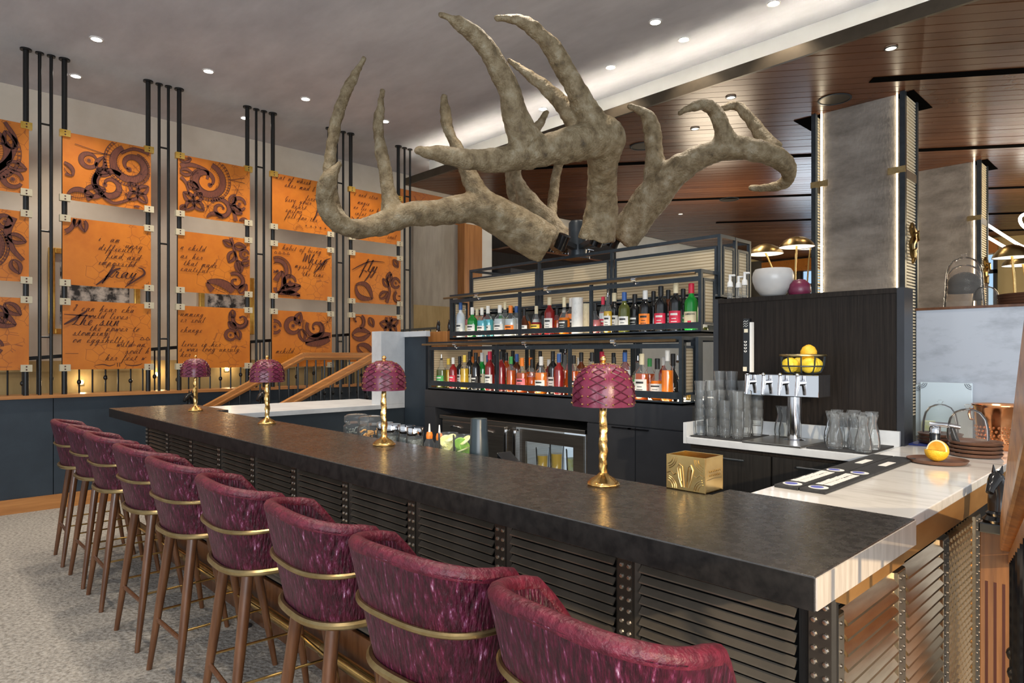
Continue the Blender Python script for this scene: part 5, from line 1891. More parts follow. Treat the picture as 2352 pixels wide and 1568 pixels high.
for ph in (R(92), R(360)):
    for tgt, r_, off in ((pi_, 0.043, 0.0), (fl, 0.037, 0.0012)):
        n = len(tgt.v)
        # the cut faces look into the wedge
        nx, nz = (1.0, 0.0) if ph < PI else (0.0, 1.0)
        tgt.v.append((nx * off, 0, nz * off))
        for j in range(13):
            th_ = PI * j / 12
            tgt.v.append((r_ * math.sin(th_) * math.cos(ph) + nx * off, r_ * math.cos(th_), r_ * math.sin(th_) * math.sin(ph) + nz * off))
        for j in range(12):
            tgt.f.append((n, n + 1 + j, n + 2 + j))
pi_.obj('pith', 'orange_pith', t)
fl.obj('flesh', 'orange_flesh', t)
t.rotation_euler = (0, R(-8), R(-112))


def cloche(label, loc, r, h, mat_='glass_amber', knob=True):
    t = thing('glass_cloche', label, 'glass dome', loc, 0, 'glass domes')
    prof = [(r, 0), (r * 1.0, h * 0.1), (r * 0.97, h * 0.35), (r * 0.86, h * 0.6), (r * 0.62, h * 0.78), (r * 0.3, h * 0.86), (r * 0.12, h * 0.875)]
    inn = [(a * 0.965, b * 0.985) for a, b in reversed(prof)]
    MB().lathe(prof + inn, 28, cap=False).obj('dome', mat_, t, True)
    if not knob:
        return
    MB().lathe([(r * 0.12, h * 0.87), (r * 0.09, h * 0.90), (r * 0.17, h * 0.94), (r * 0.16, h * 0.98), (r * 0.05, h * 1.0), (1e-6, h)], 14).obj('knob', mat_, t, True)


cloche('glass dome on the brown plate stack beside the copper bucket', (-0.685, 3.37, 1.122), 0.078, 0.155)
cloche('clear glass dome behind the black mill', (-0.86, 3.68, 1.112), 0.075, 0.16, 'glass_clear')
for k in range(4):
    cloche('tall nested glass dome on the marble ledge, %s from the bottom' % ORD[k], (-0.86, 4.15, 1.7385 + 0.040 * k), 0.092 - 0.002 * k, 0.170, knob=k == 3)
cloche('small glass dome at the side of the tall nest on the marble ledge', (-0.76, 4.12, 1.7385), 0.06, 0.12)
for k in range(4):
    o = plate('brown plate in the stack on the marble ledge, %s from the bottom' % ORD[k], (-0.55, 4.16, 1.7385 + 0.013 * k), 0.17, 'brown plates on the ledge')

t = thing('pepper_mill', 'black mill with chrome head on the marble counter', 'mill', (-0.800, 3.34, 1.0555))
MB().lathe([(0.021, 0), (0.021, 0.088), (0.020, 0.09)], 20).obj('body', 'black_gloss', t, True)
MB().lathe([(0.022, 0.09), (0.022, 0.112), (0.018, 0.118)], 20).obj('head', 'chrome', t, True)
MB().tube([(-0.02, 0, 0.128), (0.05, 0.01, 0.126), (0.09, 0.02, 0.120)], [0.011, 0.012, 0.009], 10).obj('lever', 'chrome', t, True)
MB().tube([(0.06, 0.01, 0.115), (0.075, 0.015, 0.06), (0.085, 0.02, 0.004)], [0.012, 0.014, 0.014], 10).obj('grip', 'black_gloss', t, True)

t = thing('copper_bucket', 'hammered copper wine bucket with ring handles', 'bucket', (-0.63, 3.72, 1.0555))
cp = [(0.082, 0), (0.084, 0.004), (0.088, 0.04), (0.094, 0.09), (0.099, 0.14), (0.104, 0.19), (0.112, 0.200), (0.112, 0.205), (0.100, 0.200), (0.088, 0.05), (0.078, 0.008), (1e-6, 0.006)]
MB().lathe(cp, 40).obj('body', 'copper', t, True)
ham = MB()
for k in range(5):
    for q in range(30):
        a = 2 * PI * (q + 0.5 * (k % 2)) / 30
        r_ = 0.0865 + 0.0012 * k * 1.3 + 0.001
        ham.ball((r_ * math.cos(a), r_ * math.sin(a), 0.03 + 0.018 * k), 0.007, 6, 4)
o = ham.obj('hammering', 'copper', t, True)
o['kind'] = 'stuff'
for sg in (-1, 1):
    MB().tube([(sg * 0.100, 0, 0.175), (sg * 0.118, 0, 0.178), (sg * 0.122, 0, 0.155), (sg * 0.116, 0, 0.130), (sg * 0.104, 0, 0.128)], 0.006, 8).obj('handle', 'copper', t, True)

for k, (x0, x1, y, zt_, w) in enumerate(((-1.015, -0.785, 3.955, 1.345, 'in front'), (-1.044, -0.83, 3.985, 1.33, 'half hidden behind the other'))):
    t = thing('menu_board', 'pale blue white board with shell corners leaning on marble wall, ' + w, 'board', (x0, y, 1.0555), 0, 'menu boards')
    MB().box(0, x1 - x0, 0, 0.012, 0, zt_ - 1.0555).obj('sheet', 'white_board', t, bevel=0.003)
    q = MB()
    for sx in (0, 1):
        cx = sx * (x1 - x0)
        sg = 1 if sx == 0 else -1
        for r_ in (0.012, 0.020, 0.028):
            q.tube([(cx + sg * (0.003 + r_ * math.sin(a)), -0.0006, zt_ - 1.0555 - 0.003 - r_ * math.cos(a)) for a in [j * PI / 16 for j in range(9)]], 0.0018, 4)
    q.obj('corner_print', 'grey_print', t)
tag(MB().box(-0.985, -0.93, 3.86, 3.90, 1.063, 1.15).obj('yellow_cloth', 'lemon_slice', bevel=0.006), 'folded yellow cloth at the foot of the board', 'cloth')

# ------------------------------------------------------------------ newel post and rail at the photo edge
t = thing('newel_post', 'fluted oak newel post with black cap beside the bar end', 'post', (-0.437, 2.54, 0))
MB().box(-0.040, 0.040, -0.040, 0.040, 0, 0.935).obj('shaft', 'newel_oak', t, bevel=0.003)
for k in range(3):
    x = -0.022 + 0.022 * k
    MB().box(x - 0.0035, x + 0.0035, -0.0412, -0.0398, 0.05, 0.78).obj('flute', 'lace_dark', t)
    MB().box(0.0398, 0.0412, x - 0.0035, x + 0.0035, 0.05, 0.78).obj('flute', 'lace_dark', t)
MB().box(-0.043, 0.043, -0.043, 0.043, 0.930, 0.962).obj('cap', 'black_gloss', t, bevel=0.004)
horse('horse_finial', 'large glossy black horse head finial on the oak newel post', (-0.437, 2.535, 0.962), 0.185, R(-100))
t = thing('stair_handrail', 'broad oak handrail rising past the newel post at the photo edge', 'handrail', (0, 0, 0))
a, b = Vector((-0.40, 2.52, 0.93)), Vector((-0.06, 0.62, 1.50))
rl = MB().bar(a, b, 0.055, 0.10)
rl.obj('rail', 'oak_grain', t, bevel=0.006)
MB().bar(a + Vector((0.012, 0, -0.075)), b + Vector((0.012, 0, -0.075)), 0.04, 0.03).obj('under_rail', 'oak_y', t, bevel=0.004)
for k in range(9):
    f = 0.08 + k * 0.075
    p = a + (b - a) * f
    q = MB().tube([(p.x, p.y, 0.0), (p.x, p.y, p.z - 0.08)], 0.008, 8)
    for zz in (0.25, 0.45, 0.62):
        q.ball((p.x, p.y, zz), 0.016, 8, 6, 1.3)
    q.obj('baluster', 'black_gloss', t, True)

# ================================================================== left marble counter
t = thing('marble_counter', 'pale marble counter at the far bar end below the white slab', 'counter', (0, 0, 0))
MB().box(-6.35, -5.43, 1.90, 3.75, 0.965, 1.007).obj('top', 'marble_side', t, bevel=0.003)
MB().box(-6.30, -5.45, 1.95, 3.75, 0, 0.965).obj('body', 'navy_panel', t)
t = thing('marble_end_wall', 'white stone slab end wall with navy side and stone cap', 'slab', (0, 0, 0))
MB().box(-5.60, -5.43, 3.45, 3.752, 1.007, 1.715).obj('slab', 'marble_side', t, bevel=0.003)
MB().box(-5.43, -5.05, 3.70, 3.752, 1.662, 1.715).obj('cap', 'marble_side', t, bevel=0.003)
MB().box(-5.43, -5.08, 3.72, 3.75, 0, 1.66).obj('side_board', 'navy_panel', t)
tag(MB().box(-5.35, -4.93, 3.86, 4.12, 0.0, 1.713).obj('oak_plinth', 'oak', bevel=0.003), 'oak plinth under two black horse heads beside the shelves', 'plinth')
horse('horse_figurine', 'small black horse head on oak plinth, left of the two', (-5.21, 3.97, 1.7135), 0.125, R(-20))
horse('horse_figurine', 'small black horse head on oak plinth, half behind the shelf frame', (-5.03, 3.97, 1.7135), 0.125, R(-20))

# ================================================================== back bar
cab = thing('back_cabinet', 'slate grey back bar cabinet with fridge recess', 'cabinet', (0, 0, 0))
MB().box(-4.93, -2.157, 3.60, 4.45, 1.013, 1.168).obj('top_fascia', 'slate_cabinet', cab, bevel=0.003)
MB().box(-4.93, -4.77, 3.60, 4.45, 0, 1.013).obj('side_pier', 'slate_cabinet', cab)
MB().box(-4.77, -3.005, 4.38, 4.45, 0, 1.013).obj('back_board', 'dark_void', cab)
MB().box(-3.005, -2.157, 3.62, 4.45, 0, 1.013).obj('body', 'slate_cabinet', cab)
for x0, x1, hx in ((-2.995, -2.585, -2.69), (-2.58, -2.165, -2.555)):
    d = MB().box(x0, x1, 3.60, 3.62, 0.08, 1.005).obj('door', 'slate_cabinet', cab, bevel=0.002)
    MB().box(hx - 0.08, hx + 0.08, 3.588, 3.600, 0.990, 1.000).obj('handle', 'black_gloss', d)
t = thing('undercounter_fridge', 'steel undercounter fridge with lit glass door in the back bar', 'fridge', (0, 0, 0))
MB().box(-4.75, -3.04, 3.63, 4.30, 0.915, 0.946).obj('top', 'brushed_steel', t, bevel=0.003)
MB().box(-4.74, -3.78, 3.66, 4.28, 0.1, 0.915).obj('body', 'brushed_steel', t)
MB().box(-3.05, -3.03, 3.65, 4.28, 0.1, 0.915).obj('side', 'brushed_steel', t)
MB().box(-3.78, -3.05, 4.24, 4.28, 0.1, 0.915).obj('back_light', 'fridge_light', t)
MB().box(-3.78, -3.05, 3.66, 4.24, 0.585, 0.60).obj('rack', 'chrome', t)
for x0, x1 in ((-4.72, -4.32), (-4.30, -3.90)):
    d = MB().box(x0, x1, 3.64, 3.66, 0.56, 0.90).obj('drawer', 'brushed_steel', t, bevel=0.003)
    MB().tube([((x0 + x1) / 2 - 0.08, 3.635, 0.85), ((x0 + x1) / 2, 3.615, 0.86), ((x0 + x1) / 2 + 0.08, 3.635, 0.85)], 0.007, 6).obj('handle', 'chrome', d, True)
d = MB().box(-3.72, -3.655, 3.64, 3.66, 0.12, 0.90).box(-3.16, -3.06, 3.64, 3.66, 0.12, 0.90).box(-3.655, -3.16, 3.64, 3.66, 0.81, 0.90).box(-3.655, -3.16, 3.64, 3.66, 0.12, 0.20).obj('door_frame', 'brushed_steel', t)
MB().box(-3.655, -3.16, 3.648, 3.652, 0.20, 0.81).obj('pane', 'glass_pane', d)
for hx in (-3.845, -3.74):
    MB().tube([(hx, 3.64, 0.885), (hx, 3.605, 0.880), (hx, 3.60, 0.84), (hx, 3.60, 0.30)], 0.014, 10).obj('handle', 'chrome', t, True)
for x, m, w, hh in ((-3.60, 'liq_gold_liq', 'left', 0.15), (-3.45, 'liq_gold_liq', 'middle', 0.20), (-3.28, 'lemon_slice', 'right', 0.17)):
    q = thing('deli_tub', 'clear tub with yellow filling in the lit fridge, %s of three' % w, 'tub', (x, 3.78, 0.601), 0, 'tubs in the fridge')
    MB().lathe([(0.05, 0), (0.058, hh), (0.056, hh), (0.048, 0.004)], 18).obj('cup', 'glass_thin', q, True)
    MB().lathe([(0.045, 0.005), (0.051, hh * 0.6), (1e-6, hh * 0.6)], 18).obj('filling', m, q, True)

# ---- stepped display shelving


def unit(name, label, x0, x1, y0, y1, z0, z1, divs, guard, rail, shelfled):
    t = thing(name, label, 'shelf', (0, 0, 0), 0, 'stepped black steel bottle shelves')
    w = 0.022
    b = MB()
    frame_box(b, x0, x1, y0, y1, z0, z1, w)
    b.obj('frame', 'black_steel', t)
    for x in divs:
        MB().box(x - 0.011, x + 0.011, y0, y0 + 0.02, z0 + w, z1 - w).obj('divider', 'black_steel', t)
        MB().box(x - 0.011, x + 0.011, y1 - 0.02, y1, z0 + w, z1 - w).obj('divider', 'black_steel', t)
    MB().box(x0, x1, y0, y1, z0 + 0.001, z0 + 0.012).obj('shelf_board', 'black_steel', t)
    if guard:
        MB().box(x0 + w, x1 - w, y0 + 0.002, y0 + 0.012, guard[0], guard[1]).obj('guard_bar', 'black_steel', t)
        MB().box(x0 + w, x1 - w, y0 + 0.002, y0 + 0.014, z1 - 0.075, z1 - 0.045).obj('second_beam', 'black_steel', t)
    if rail:
        MB().tube([(x0 - 0.06, y0 - 0.022, rail), (x1 - 0.03, y0 - 0.022, rail)], 0.009, 10).obj('pipe_rail', 'bronze_trim', t, True)
        ed = [x0] + divs + [x1]
        for a, c in zip(ed[:-1], ed[1:]):
            m = (a + c) / 2 - 0.05
            MB().tube([(m - 0.018, y0 - 0.022, rail), (m + 0.018, y0 - 0.022, rail)], 0.014, 10).tube([(m, y0 - 0.022, rail), (m, y0 - 0.01, rail - 0.025), (m, y0 + 0.004, rail - 0.03)], 0.007, 8).obj('rail_bracket', 'chrome', t, True)
    if shelfled:
        for q in (0.022, 0.19, 0.42):  # front strip lights the shelf; deeper two added to brighten rear bottles
            MB().box(x0 + 0.05, x1 - 0.05, y0 + q, y0 + q + 0.012, z0 + 0.0125, z0 + 0.018).obj('light_strip', 'shelf_led', t)
    return t


UL = unit('bottle_shelf', 'lower black steel bottle shelf with bronze pipe rail', -4.88, -2.23, 3.60, 4.42, 1.17, 1.605, [-3.95, -3.165], (1.208, 1.252), 1.580, True)
UM = unit('bottle_shelf', 'middle black steel bottle shelf with bronze pipe rail', -4.79, -2.20, 3.78, 4.42, 1.627, 2.040, [-3.871, -3.113], (1.660, 1.700), 2.012, True)
UT = unit('cane_cabinet', 'top black steel cabinet with cane front panels under the antlers', -4.757, -2.18, 3.99, 4.42, 1.86, 2.288, [-3.849, -3.082], None, None, False)


def cane(t, x0, x1, y0, y1, z0, z1, axis):
    c = MB().box(x0, x1, y0, y1, z0, z1).obj('cane_panel', 'cane_' + axis, t)
    f = MB()
    w = 0.016
    if axis == 'x':
        f.box(x0 - w, x1 + w, y0 - 0.008, y1 + 0.004, z1, z1 + w).box(x0 - w, x1 + w, y0 - 0.008, y1 + 0.004, z0 - w, z0).box(x0 - w, x0, y0 - 0.008, y1 + 0.004, z0, z1).box(x1, x1 + w, y0 - 0.008, y1 + 0.004, z0, z1)
    else:
        f.box(x0 - 0.004, x1 + 0.008, y0 - w, y1 + w, z1, z1 + w).box(x0 - 0.004, x1 + 0.008, y0 - w, y1 + w, z0 - w, z0).box(x0 - 0.004, x1 + 0.008, y0 - w, y0, z0, z1).box(x0 - 0.004, x1 + 0.008, y1, y1 + w, z0, z1)
    f.obj('panel_frame', 'black_steel', c)


ed = [-4.757, -3.849, -3.082, -2.18]
for a, c in zip(ed[:-1], ed[1:]):
    cane(UT, a + 0.045, c - 0.045, 4.000, 4.006, 1.905, 2.195, 'x')
    MB().box(a + 0.02, c - 0.02, 4.02, 4.40, 2.205, 2.215).obj('inner_top', 'oak', UT)
for y0, y1 in ((4.045, 4.165), (4.245, 4.365)):
    cane(UT, -2.195, -2.188, y0, y1, 1.905, 2.195, 'y')
MB().box(-2.20, -2.178, 4.193, 4.216, 1.86, 2.288).obj('post', 'black_steel', UT)
cane(UM, -2.215, -2.208, 3.83, 3.94, 1.70, 1.97, 'y')
cane(UM, -4.78, -4.773, 3.83, 3.96, 1.68, 1.96, 'y')
cane(UL, -2.245, -2.238, 3.65, 3.745, 1.25, 1.53, 'y')
cane(UL, -4.872, -4.865, 3.65, 4.10, 1.23, 1.54, 'y')
for a_, b_ in ((-4.82, -4.42), (-4.38, -3.98), (-3.92, -3.58), (-3.54, -3.20)):
    cane(UL, a_, b_, 4.405, 4.41, 1.23, 1.54, 'x')
MB().box(-2.27, -2.20, 3.77, 3.80, 1.17, 1.60).box(-2.17, -2.15, 3.66, 3.70, 0, 1.60).obj('side_post', 'black_steel', UL)
# back posts and dark shelf depth seen between the bottles
for u, z0, z1, y in ((UL, 1.19, 1.59, 4.36), (UM, 1.65, 1.86, 4.36)):
    for k in range(7):
        x = -4.70 + k * 0.40
        MB().box(x - 0.02, x + 0.02, y, y + 0.03, z0, z1).obj('back_post', 'black_steel', u)
MB().box(-4.76, -2.22, 4.30, 4.34, 1.645, 1.86).obj('back_board', 'slate_cabinet', UM)

# ------------------------------------------------------------------ bottles
BM = {}


def bprof(kind, h, r):
    if kind == 'wine':
        return [(r * .86, 0), (r, .004), (r, .60 * h), (r * .86, .67 * h), (r * .42, .74 * h), (r * .36, .80 * h), (r * .36, h * .93)], .60
    if kind == 'whisky':
        return [(r * .92, 0), (r, .006), (r, .56 * h), (r * .90, .62 * h), (r * .45, .70 * h), (r * .36, .76 * h), (r * .36, h * .90)], .56
    if kind == 'round':
        return [(r * .80, 0), (r * 1.05, .03 * h), (r * 1.28, .20 * h), (r * 1.26, .38 * h), (r * .95, .52 * h), (r * .5, .62 * h), (r * .36, .70 * h), (r * .36, h * .88)], .45
    if kind == 'slim':
        return [(r * .74, 0), (r * .80, .004), (r * .80, .55 * h), (r * .62, .66 * h), (r * .36, .76 * h), (r * .30, h * .93)], .55
    return [(r, 0), (r, h)], 1.0


def split_prof(prof, zc):
    lo, up = [], []
    for (a, b) in zip(prof[:-1], prof[1:]):
        if b[1] <= zc:
            lo.append(a)
        elif a[1] >= zc:
            up.append(a)
        else:
            f = (zc - a[1]) / (b[1] - a[1])
            m = (a[0] + (b[0] - a[0]) * f, zc)
            lo += [a, m]
            up.append(m)
    (lo if prof[-1][1] <= zc else up).append(prof[-1])
    return lo, up


def arc(r, z0, z1, span, n=8, a0=-PI / 2 + 0.25):
    b = MB()
    for i in range(n + 1):
        a = a0 + span * (i / n - 0.5)
        b.v += [(r * math.cos(a), r * math.sin(a), z0), (r * math.cos(a), r * math.sin(a), z1)]
    for i in range(n):
        b.f.append((2 * i, 2 * i + 2, 2 * i + 3, 2 * i + 1))
    return b


SQ = {'whisky'}


def cached(key, fn):
    if key not in BM:
        BM[key] = fn()
    return BM[key]


def bottle(kind, h, r, liq, lab, cap, loc, label, group, clear=True, star=False, brand=None):
    h, r = h * 1.07, r * 1.06
    t = thing('bottle' if kind != 'tin' else 'canister', label, 'bottle' if kind != 'tin' else 'canister', loc, 0, group)
    prof, lf = bprof(kind, h, r)
    fr = (lambda a: 1.0 / max(abs(math.cos(a - .25)), abs(math.sin(a - .25))) ** 0.55) if kind == 'whisky' else None
    if kind == 'tin':
        link('body', cached((kind, h, r, lab), lambda: MB().lathe(prof, 20).mesh('body', lab, True)), t)
        link('lid', cached((kind, h, r, cap, 'c'), lambda: MB().lathe([(r * 1.02, h), (r * 1.02, h + .012)], 20).mesh('lid', cap, True)), t)
        return t
    level = (lf + 0.02) * h if clear else h * 0.95
    lo, up = split_prof(prof, level)
    link('body', cached((kind, h, r, liq, clear, 'b'), lambda: MB().lathe(lo, 16, fr=fr).mesh('body', 'liq_' + liq, True)), t)
    if len(up) > 1:
        link('neck', cached((kind, h, r, 'n'), lambda: MB().lathe(up, 16, fr=None, cap=False).mesh('neck', 'glass_clear', True)), t)
    if lab:
        rr = r * {'round': 1.30, 'slim': .82, 'whisky': 1.03}.get(kind, 1.0) + 0.0012
        k = 1.10 if kind == 'whisky' else 1.0
        lv = (len(label) * 7 % 5) * 0.012
        z0, z1 = ((0.10 + lv) * h, (0.38 + lv * 1.6) * h) if kind != 'round' else (0.14 * h, 0.40 * h)
        lb = link('label', cached((kind, h, r, lab, lv, 'l'), lambda: arc(rr * k, z0, z1, 2.1).mesh('label', lab, True)), t)
        pm_ = 'label_black' if lab not in ('label_black', 'label_blue', 'label_red', 'label_green') else 'label_white'
        if brand:
            v, f = text_mesh(brand, 0.0155, 0, 1.0, 'CENTER', 0.0004)
            b = MB()
            for p in v:
                a = -PI / 2 + 0.30 + p[0] / rr
                b.v.append(((rr + .0008) * math.cos(a), (rr + .0008) * math.sin(a), z1 - 0.022 + p[1]))
            b.f = f
            b.obj('lettering', 'label_black', lb)['kind'] = 'stuff'
            b = arc(rr + .0008, z0 + .014, z0 + .034, 0.5, 4)
            b.obj('crest', 'label_red', lb)
        else:
            def pr():
                b = MB()
                for q, (u, w) in enumerate(((0.70, 1.1), (0.45, 0.7), (0.25, 0.9))):
                    c = arc(rr * k + .0006, z0 + (z1 - z0) * u, z0 + (z1 - z0) * (u + (0.14 if q == 0 else 0.05)), w, 5)
                    n = len(b.v)
                    b.v += c.v
                    b.f += [tuple(n + i for i in f) for f in c.f]
                return b.mesh('label_print', pm_, True)
            link('label_print', cached((kind, h, r, pm_, lv, 'p'), pr), lb)['kind'] = 'stuff'
    if star:
        b = MB()
        pts = [(0, 0)]
        for i in range(10):
            a = PI / 2 + i * PI / 5
            q = (0.022 if i % 2 == 0 else 0.0095)
            pts.append((q * math.cos(a), q * math.sin(a)))
        rr = r * 1.32 + .002
        for p in pts:
            a = -PI / 2 + 0.5 + p[0] / rr
            b.v.append((rr * math.cos(a), rr * math.sin(a), 0.27 * h + p[1]))
        b.f = [(0, 1 + i, 1 + (i + 1) % 10) for i in range(10)]
        b.obj('star_emblem', 'label_white', t)
    if cap:
        nr = {'slim': .30}.get(kind, .36) * r + 0.0022
        zt_ = prof[-1][1]
        link('cap', cached((kind, h, r, cap, 'cap'), lambda: MB().lathe([(nr, zt_ - 0.13 * h), (nr, h * 1.0), (nr * .8, h * 1.01)], 12).mesh('cap', cap, True)), t)
    else:
        link('pour_spout', cached((kind, h, r, 'sp'), lambda: MB().lathe([(.36 * r, prof[-1][1]), (.40 * r, prof[-1][1] + .010), (.14 * r, prof[-1][1] + .016), (.10 * r, prof[-1][1] + .05)], 10).mesh('pour_spout', 'chrome', True)), t)
    return t


CN = {'amber': 'amber', 'red': 'dark red', 'orange': 'orange', 'gold_liq': 'yellow', 'green': 'green', 'dark': 'black', 'olive': 'olive', 'clear': 'clear', 'blue': 'pale blue',
      'brown': 'brown', 'frost': 'frosted', 'pinkish': 'pink'}
LN = {'label_white': 'white label', 'label_cream': 'cream label', 'label_black': 'black label', 'label_red': 'red label', 'label_orange': 'orange label', 'label_pink': 'pink label',
      'label_green': 'green label', 'label_blue': 'blue label', 'label_yellow': 'yellow label', None: 'no label'}
lw, lc, lk, lr, lo_, lp, lg, lbl, ly = 'label_white', 'label_cream', 'label_black', 'label_red', 'label_orange', 'label_pink', 'label_green', 'label_blue', 'label_yellow'
LOWX = [-4.809, -4.706, -4.637, -4.544, -4.477, -4.405, -4.324, -4.243, -4.142, -4.088, -4.001, -3.938, -3.881, -3.814, -3.754, -3.641, -3.541, -3.417, -3.354, -3.292, -3.206, -3.134, -3.031, -2.932, -2.835, -2.741, -2.6, -2.476, -2.399, -2.356]
UPX = [-4.746, -4.676, -4.577, -4.51, -4.444, -4.362, -4.207, -4.141, -4.07, -4.0, -3.906, -3.763, -3.616, -3.536, -3.457, -3.384, -3.322, -3.243, -3.145, -3.07, -3.025, -2.965, -2.875, -2.783, -2.694, -2.625, -2.565, -2.506, -2.447, -2.39, -2.328]
LOW = [('whisky', .27, .038, 'olive', lg, None, 1), ('wine', .25, .035, 'gold_liq', None, ly, 1), ('wine', .26, .034, 'red', lr, lw, 0), ('wine', .27, .034, 'dark', lw, lk, 0),
       ('wine', .28, .034, 'gold_liq', None, ly, 1), ('wine', .31, .036, 'dark', lw, lk, 0), ('wine', .30, .038, 'dark', lk, lk, 0), ('whisky', .30, .038, 'green', lc, lw, 0),
       ('wine', .31, .040, 'red', lw, lr, 0), ('slim', .28, .036, 'dark', lbl, lk, 0), ('wine', .31, .036, 'red', None, lk, 0), ('wine', .30, .036, 'amber', lg, lk, 0),
       ('wine', .27, .036, 'amber', None, lg, 1), ('wine', .29, .036, 'brown', None, lbl, 0), ('whisky', .26, .038, 'amber', lp, lo_, 1), ('round', .25, .034, 'amber', None, lk, 1),
       ('whisky', .27, .040, 'orange', lw, lw, 1), ('wine', .31, .038, 'dark', lw, lk, 0), ('wine', .29, .038, 'red', None, lbl, 0), ('slim', .31, .038, 'amber', None, None, 1),
       ('wine', .28, .036, 'amber', lk, lk, 1), ('wine', .30, .038, 'brown', lw, lk, 0), ('wine', .30, .038, 'amber', lw, lk, 1), ('wine', .28, .038, 'red', lc, lr, 0),
       ('round', .27, .034, 'amber', lw, lk, 1), ('wine', .30, .038, 'clear', lw, lbl, 1), ('whisky', .29, .040, 'amber', lw, lc, 1), ('round', .26, .040, 'orange', lw, lk, 1),
       ('wine', .31, .036, 'orange', None, lw, 1), ('round', .29, .036, 'dark', None, lk, 0)]
UPP = [('wine', .31, .040, 'frost', lw, lbl, 0), ('wine', .27, .036, 'pinkish', lc, None, 1), ('whisky', .26, .040, 'green', lw, lw, 0), ('wine', .25, .036, 'clear', None, lc, 1),
       ('whisky', .25, .036, 'blue', lw, lw, 1), ('whisky', .27, .042, 'blue', lw, lw, 1), ('whisky', .26, .042, 'clear', lw, lw, 1), ('slim', .29, .036, 'olive', lw, lc, 1),
       ('whisky', .25, .042, 'clear', lo_, lo_, 1), ('wine', .25, .036, 'clear', lw, lbl, 1), ('round', .22, .034, 'brown', lw, lk, 0), ('round', .24, .036, 'red', ly, lc, 1),
       ('wine', .29, .040, 'red', lw, lc, 0), ('whisky', .21, .036, 'amber', None, lk, 1), ('round', .28, .034, 'orange', lk, lc, 1), ('whisky', .28, .042, 'orange', lk, lw, 1),
       ('tin', .26, .042, 'clear', lw, lw, 1), ('tin', .22, .046, 'clear', lc, lc, 1), ('round', .22, .034, 'pinkish', None, lk, 1), ('slim', .27, .036, 'clear', lr, lr, 1),
       ('slim', .28, .036, 'gold_liq', lw, None, 1), ('wine', .29, .040, 'dark', lw, lc, 0), ('wine', .28, .040, 'olive', lw, lbl, 0), ('wine', .27, .040, 'dark', lk, lk, 0),
       ('wine', .28, .042, 'dark', lo_, lw, 0), ('wine', .28, .036, 'dark', None, lk, 0), ('wine', .30, .042, 'dark', lr, lk, 0), ('wine', .28, .036, 'brown', lw, lk, 0),
       ('wine', .31, .042, 'dark', lr, lc, 0), ('wine', .28, .036, 'dark', lg, lk, 0), ('wine', .30, .044, 'green', lc, lr, 0)]


def blabel(s, i, n, row, shelf):
    return '%s %s, %s, %s from left in %s row, %s shelf' % (CN[s[3]], 'bottle' if s[0] != 'tin' else 'canister', LN[s[4]] if s[0] != 'tin' else 'round', ORD[i], row, shelf)


random.seed(11)
for spec, xs, y, z, shelf in ((LOW, LOWX, 3.70, 1.1825, 'lower'), (UPP, UPX, 3.875, 1.6395, 'middle')):
    last = -99
    for i, (s, x) in enumerate(zip(spec, xs)):
        yy = y + (0.0 if i % 2 == 0 else 0.085)
        star = shelf == 'lower' and i == 29
        brand = 'JAMESON' if shelf == 'middle' and i == 30 else None
        bottle(s[0], s[1], s[2], s[3], s[4], s[5], (x * yy / y, yy, z), blabel(s, i, len(spec), 'front', shelf), 'bottles on the %s shelf, front row' % shelf, bool(s[6]), star, brand)
    # rear row, seen in the gaps
    n = 22
    back = [q for q in spec if q[0] != 'tin']
    for i in range(n):
        s = random.choice(back)
        x = -4.66 + i * 0.109
        bottle(s[0], s[1] * random.uniform(.95, 1.04), s[2] * 1.0, s[3], s[4], s[5], (x, y + 0.24 + random.uniform(-.01, .01), z), blabel(s, i, n, 'rear', shelf), 'bottles on the %s shelf, rear row' % shelf, bool(s[6]))

# ------------------------------------------------------------------ garnish rail behind the bar top
tag(MB().box(-3.60, -1.12, 1.80, 2.06, 0.93, 0.955).obj('garnish_rail', 'brushed_steel', bevel=0.003), 'steel ledge behind the bar top holding jars', 'ledge')
GZ = 0.9555
for k, (x, m, w) in enumerate(((-3.31, 'dried_leaf', 'dark sticks'), (-3.16, 'dried_peel', 'dried orange peel'))):
    t = thing('glass_jar', 'large glass jar of %s with glass lid behind the bar top' % w, 'jar', (x, 1.94, GZ), 0, 'large garnish jars')
    MB().lathe([(0.070, 0), (0.074, 0.004), (0.074, 0.13), (0.062, 0.142), (0.062, 0.150)], 22).obj('jar', 'glass_thin', t, True)
    MB().lathe([(0.066, 0.150), (0.070, 0.156), (0.068, 0.185), (0.05, 0.196), (1e-6, 0.196)], 22).obj('lid', 'glass_thin', t, True)
    c = MB()
    random.seed(k)
    for q in range(46):
        a, rr, zz = random.uniform(0, 2 * PI), 0.05 * math.sqrt(random.random()), random.uniform(.012, .118)
        p = Vector((rr * math.cos(a), rr * math.sin(a), zz))
        d_ = Vector((random.uniform(-1, 1), random.uniform(-1, 1), random.uniform(-.5, .5))).normalized() * 0.017
        e_ = Vector((random.uniform(-1, 1), random.uniform(-1, 1), random.uniform(-1, 1))).normalized() * 0.010
        c.tube([p - d_, p + e_, p + d_], 0.005, 5)
    o = c.obj('contents', m, t, True)
    o['kind'] = 'stuff'
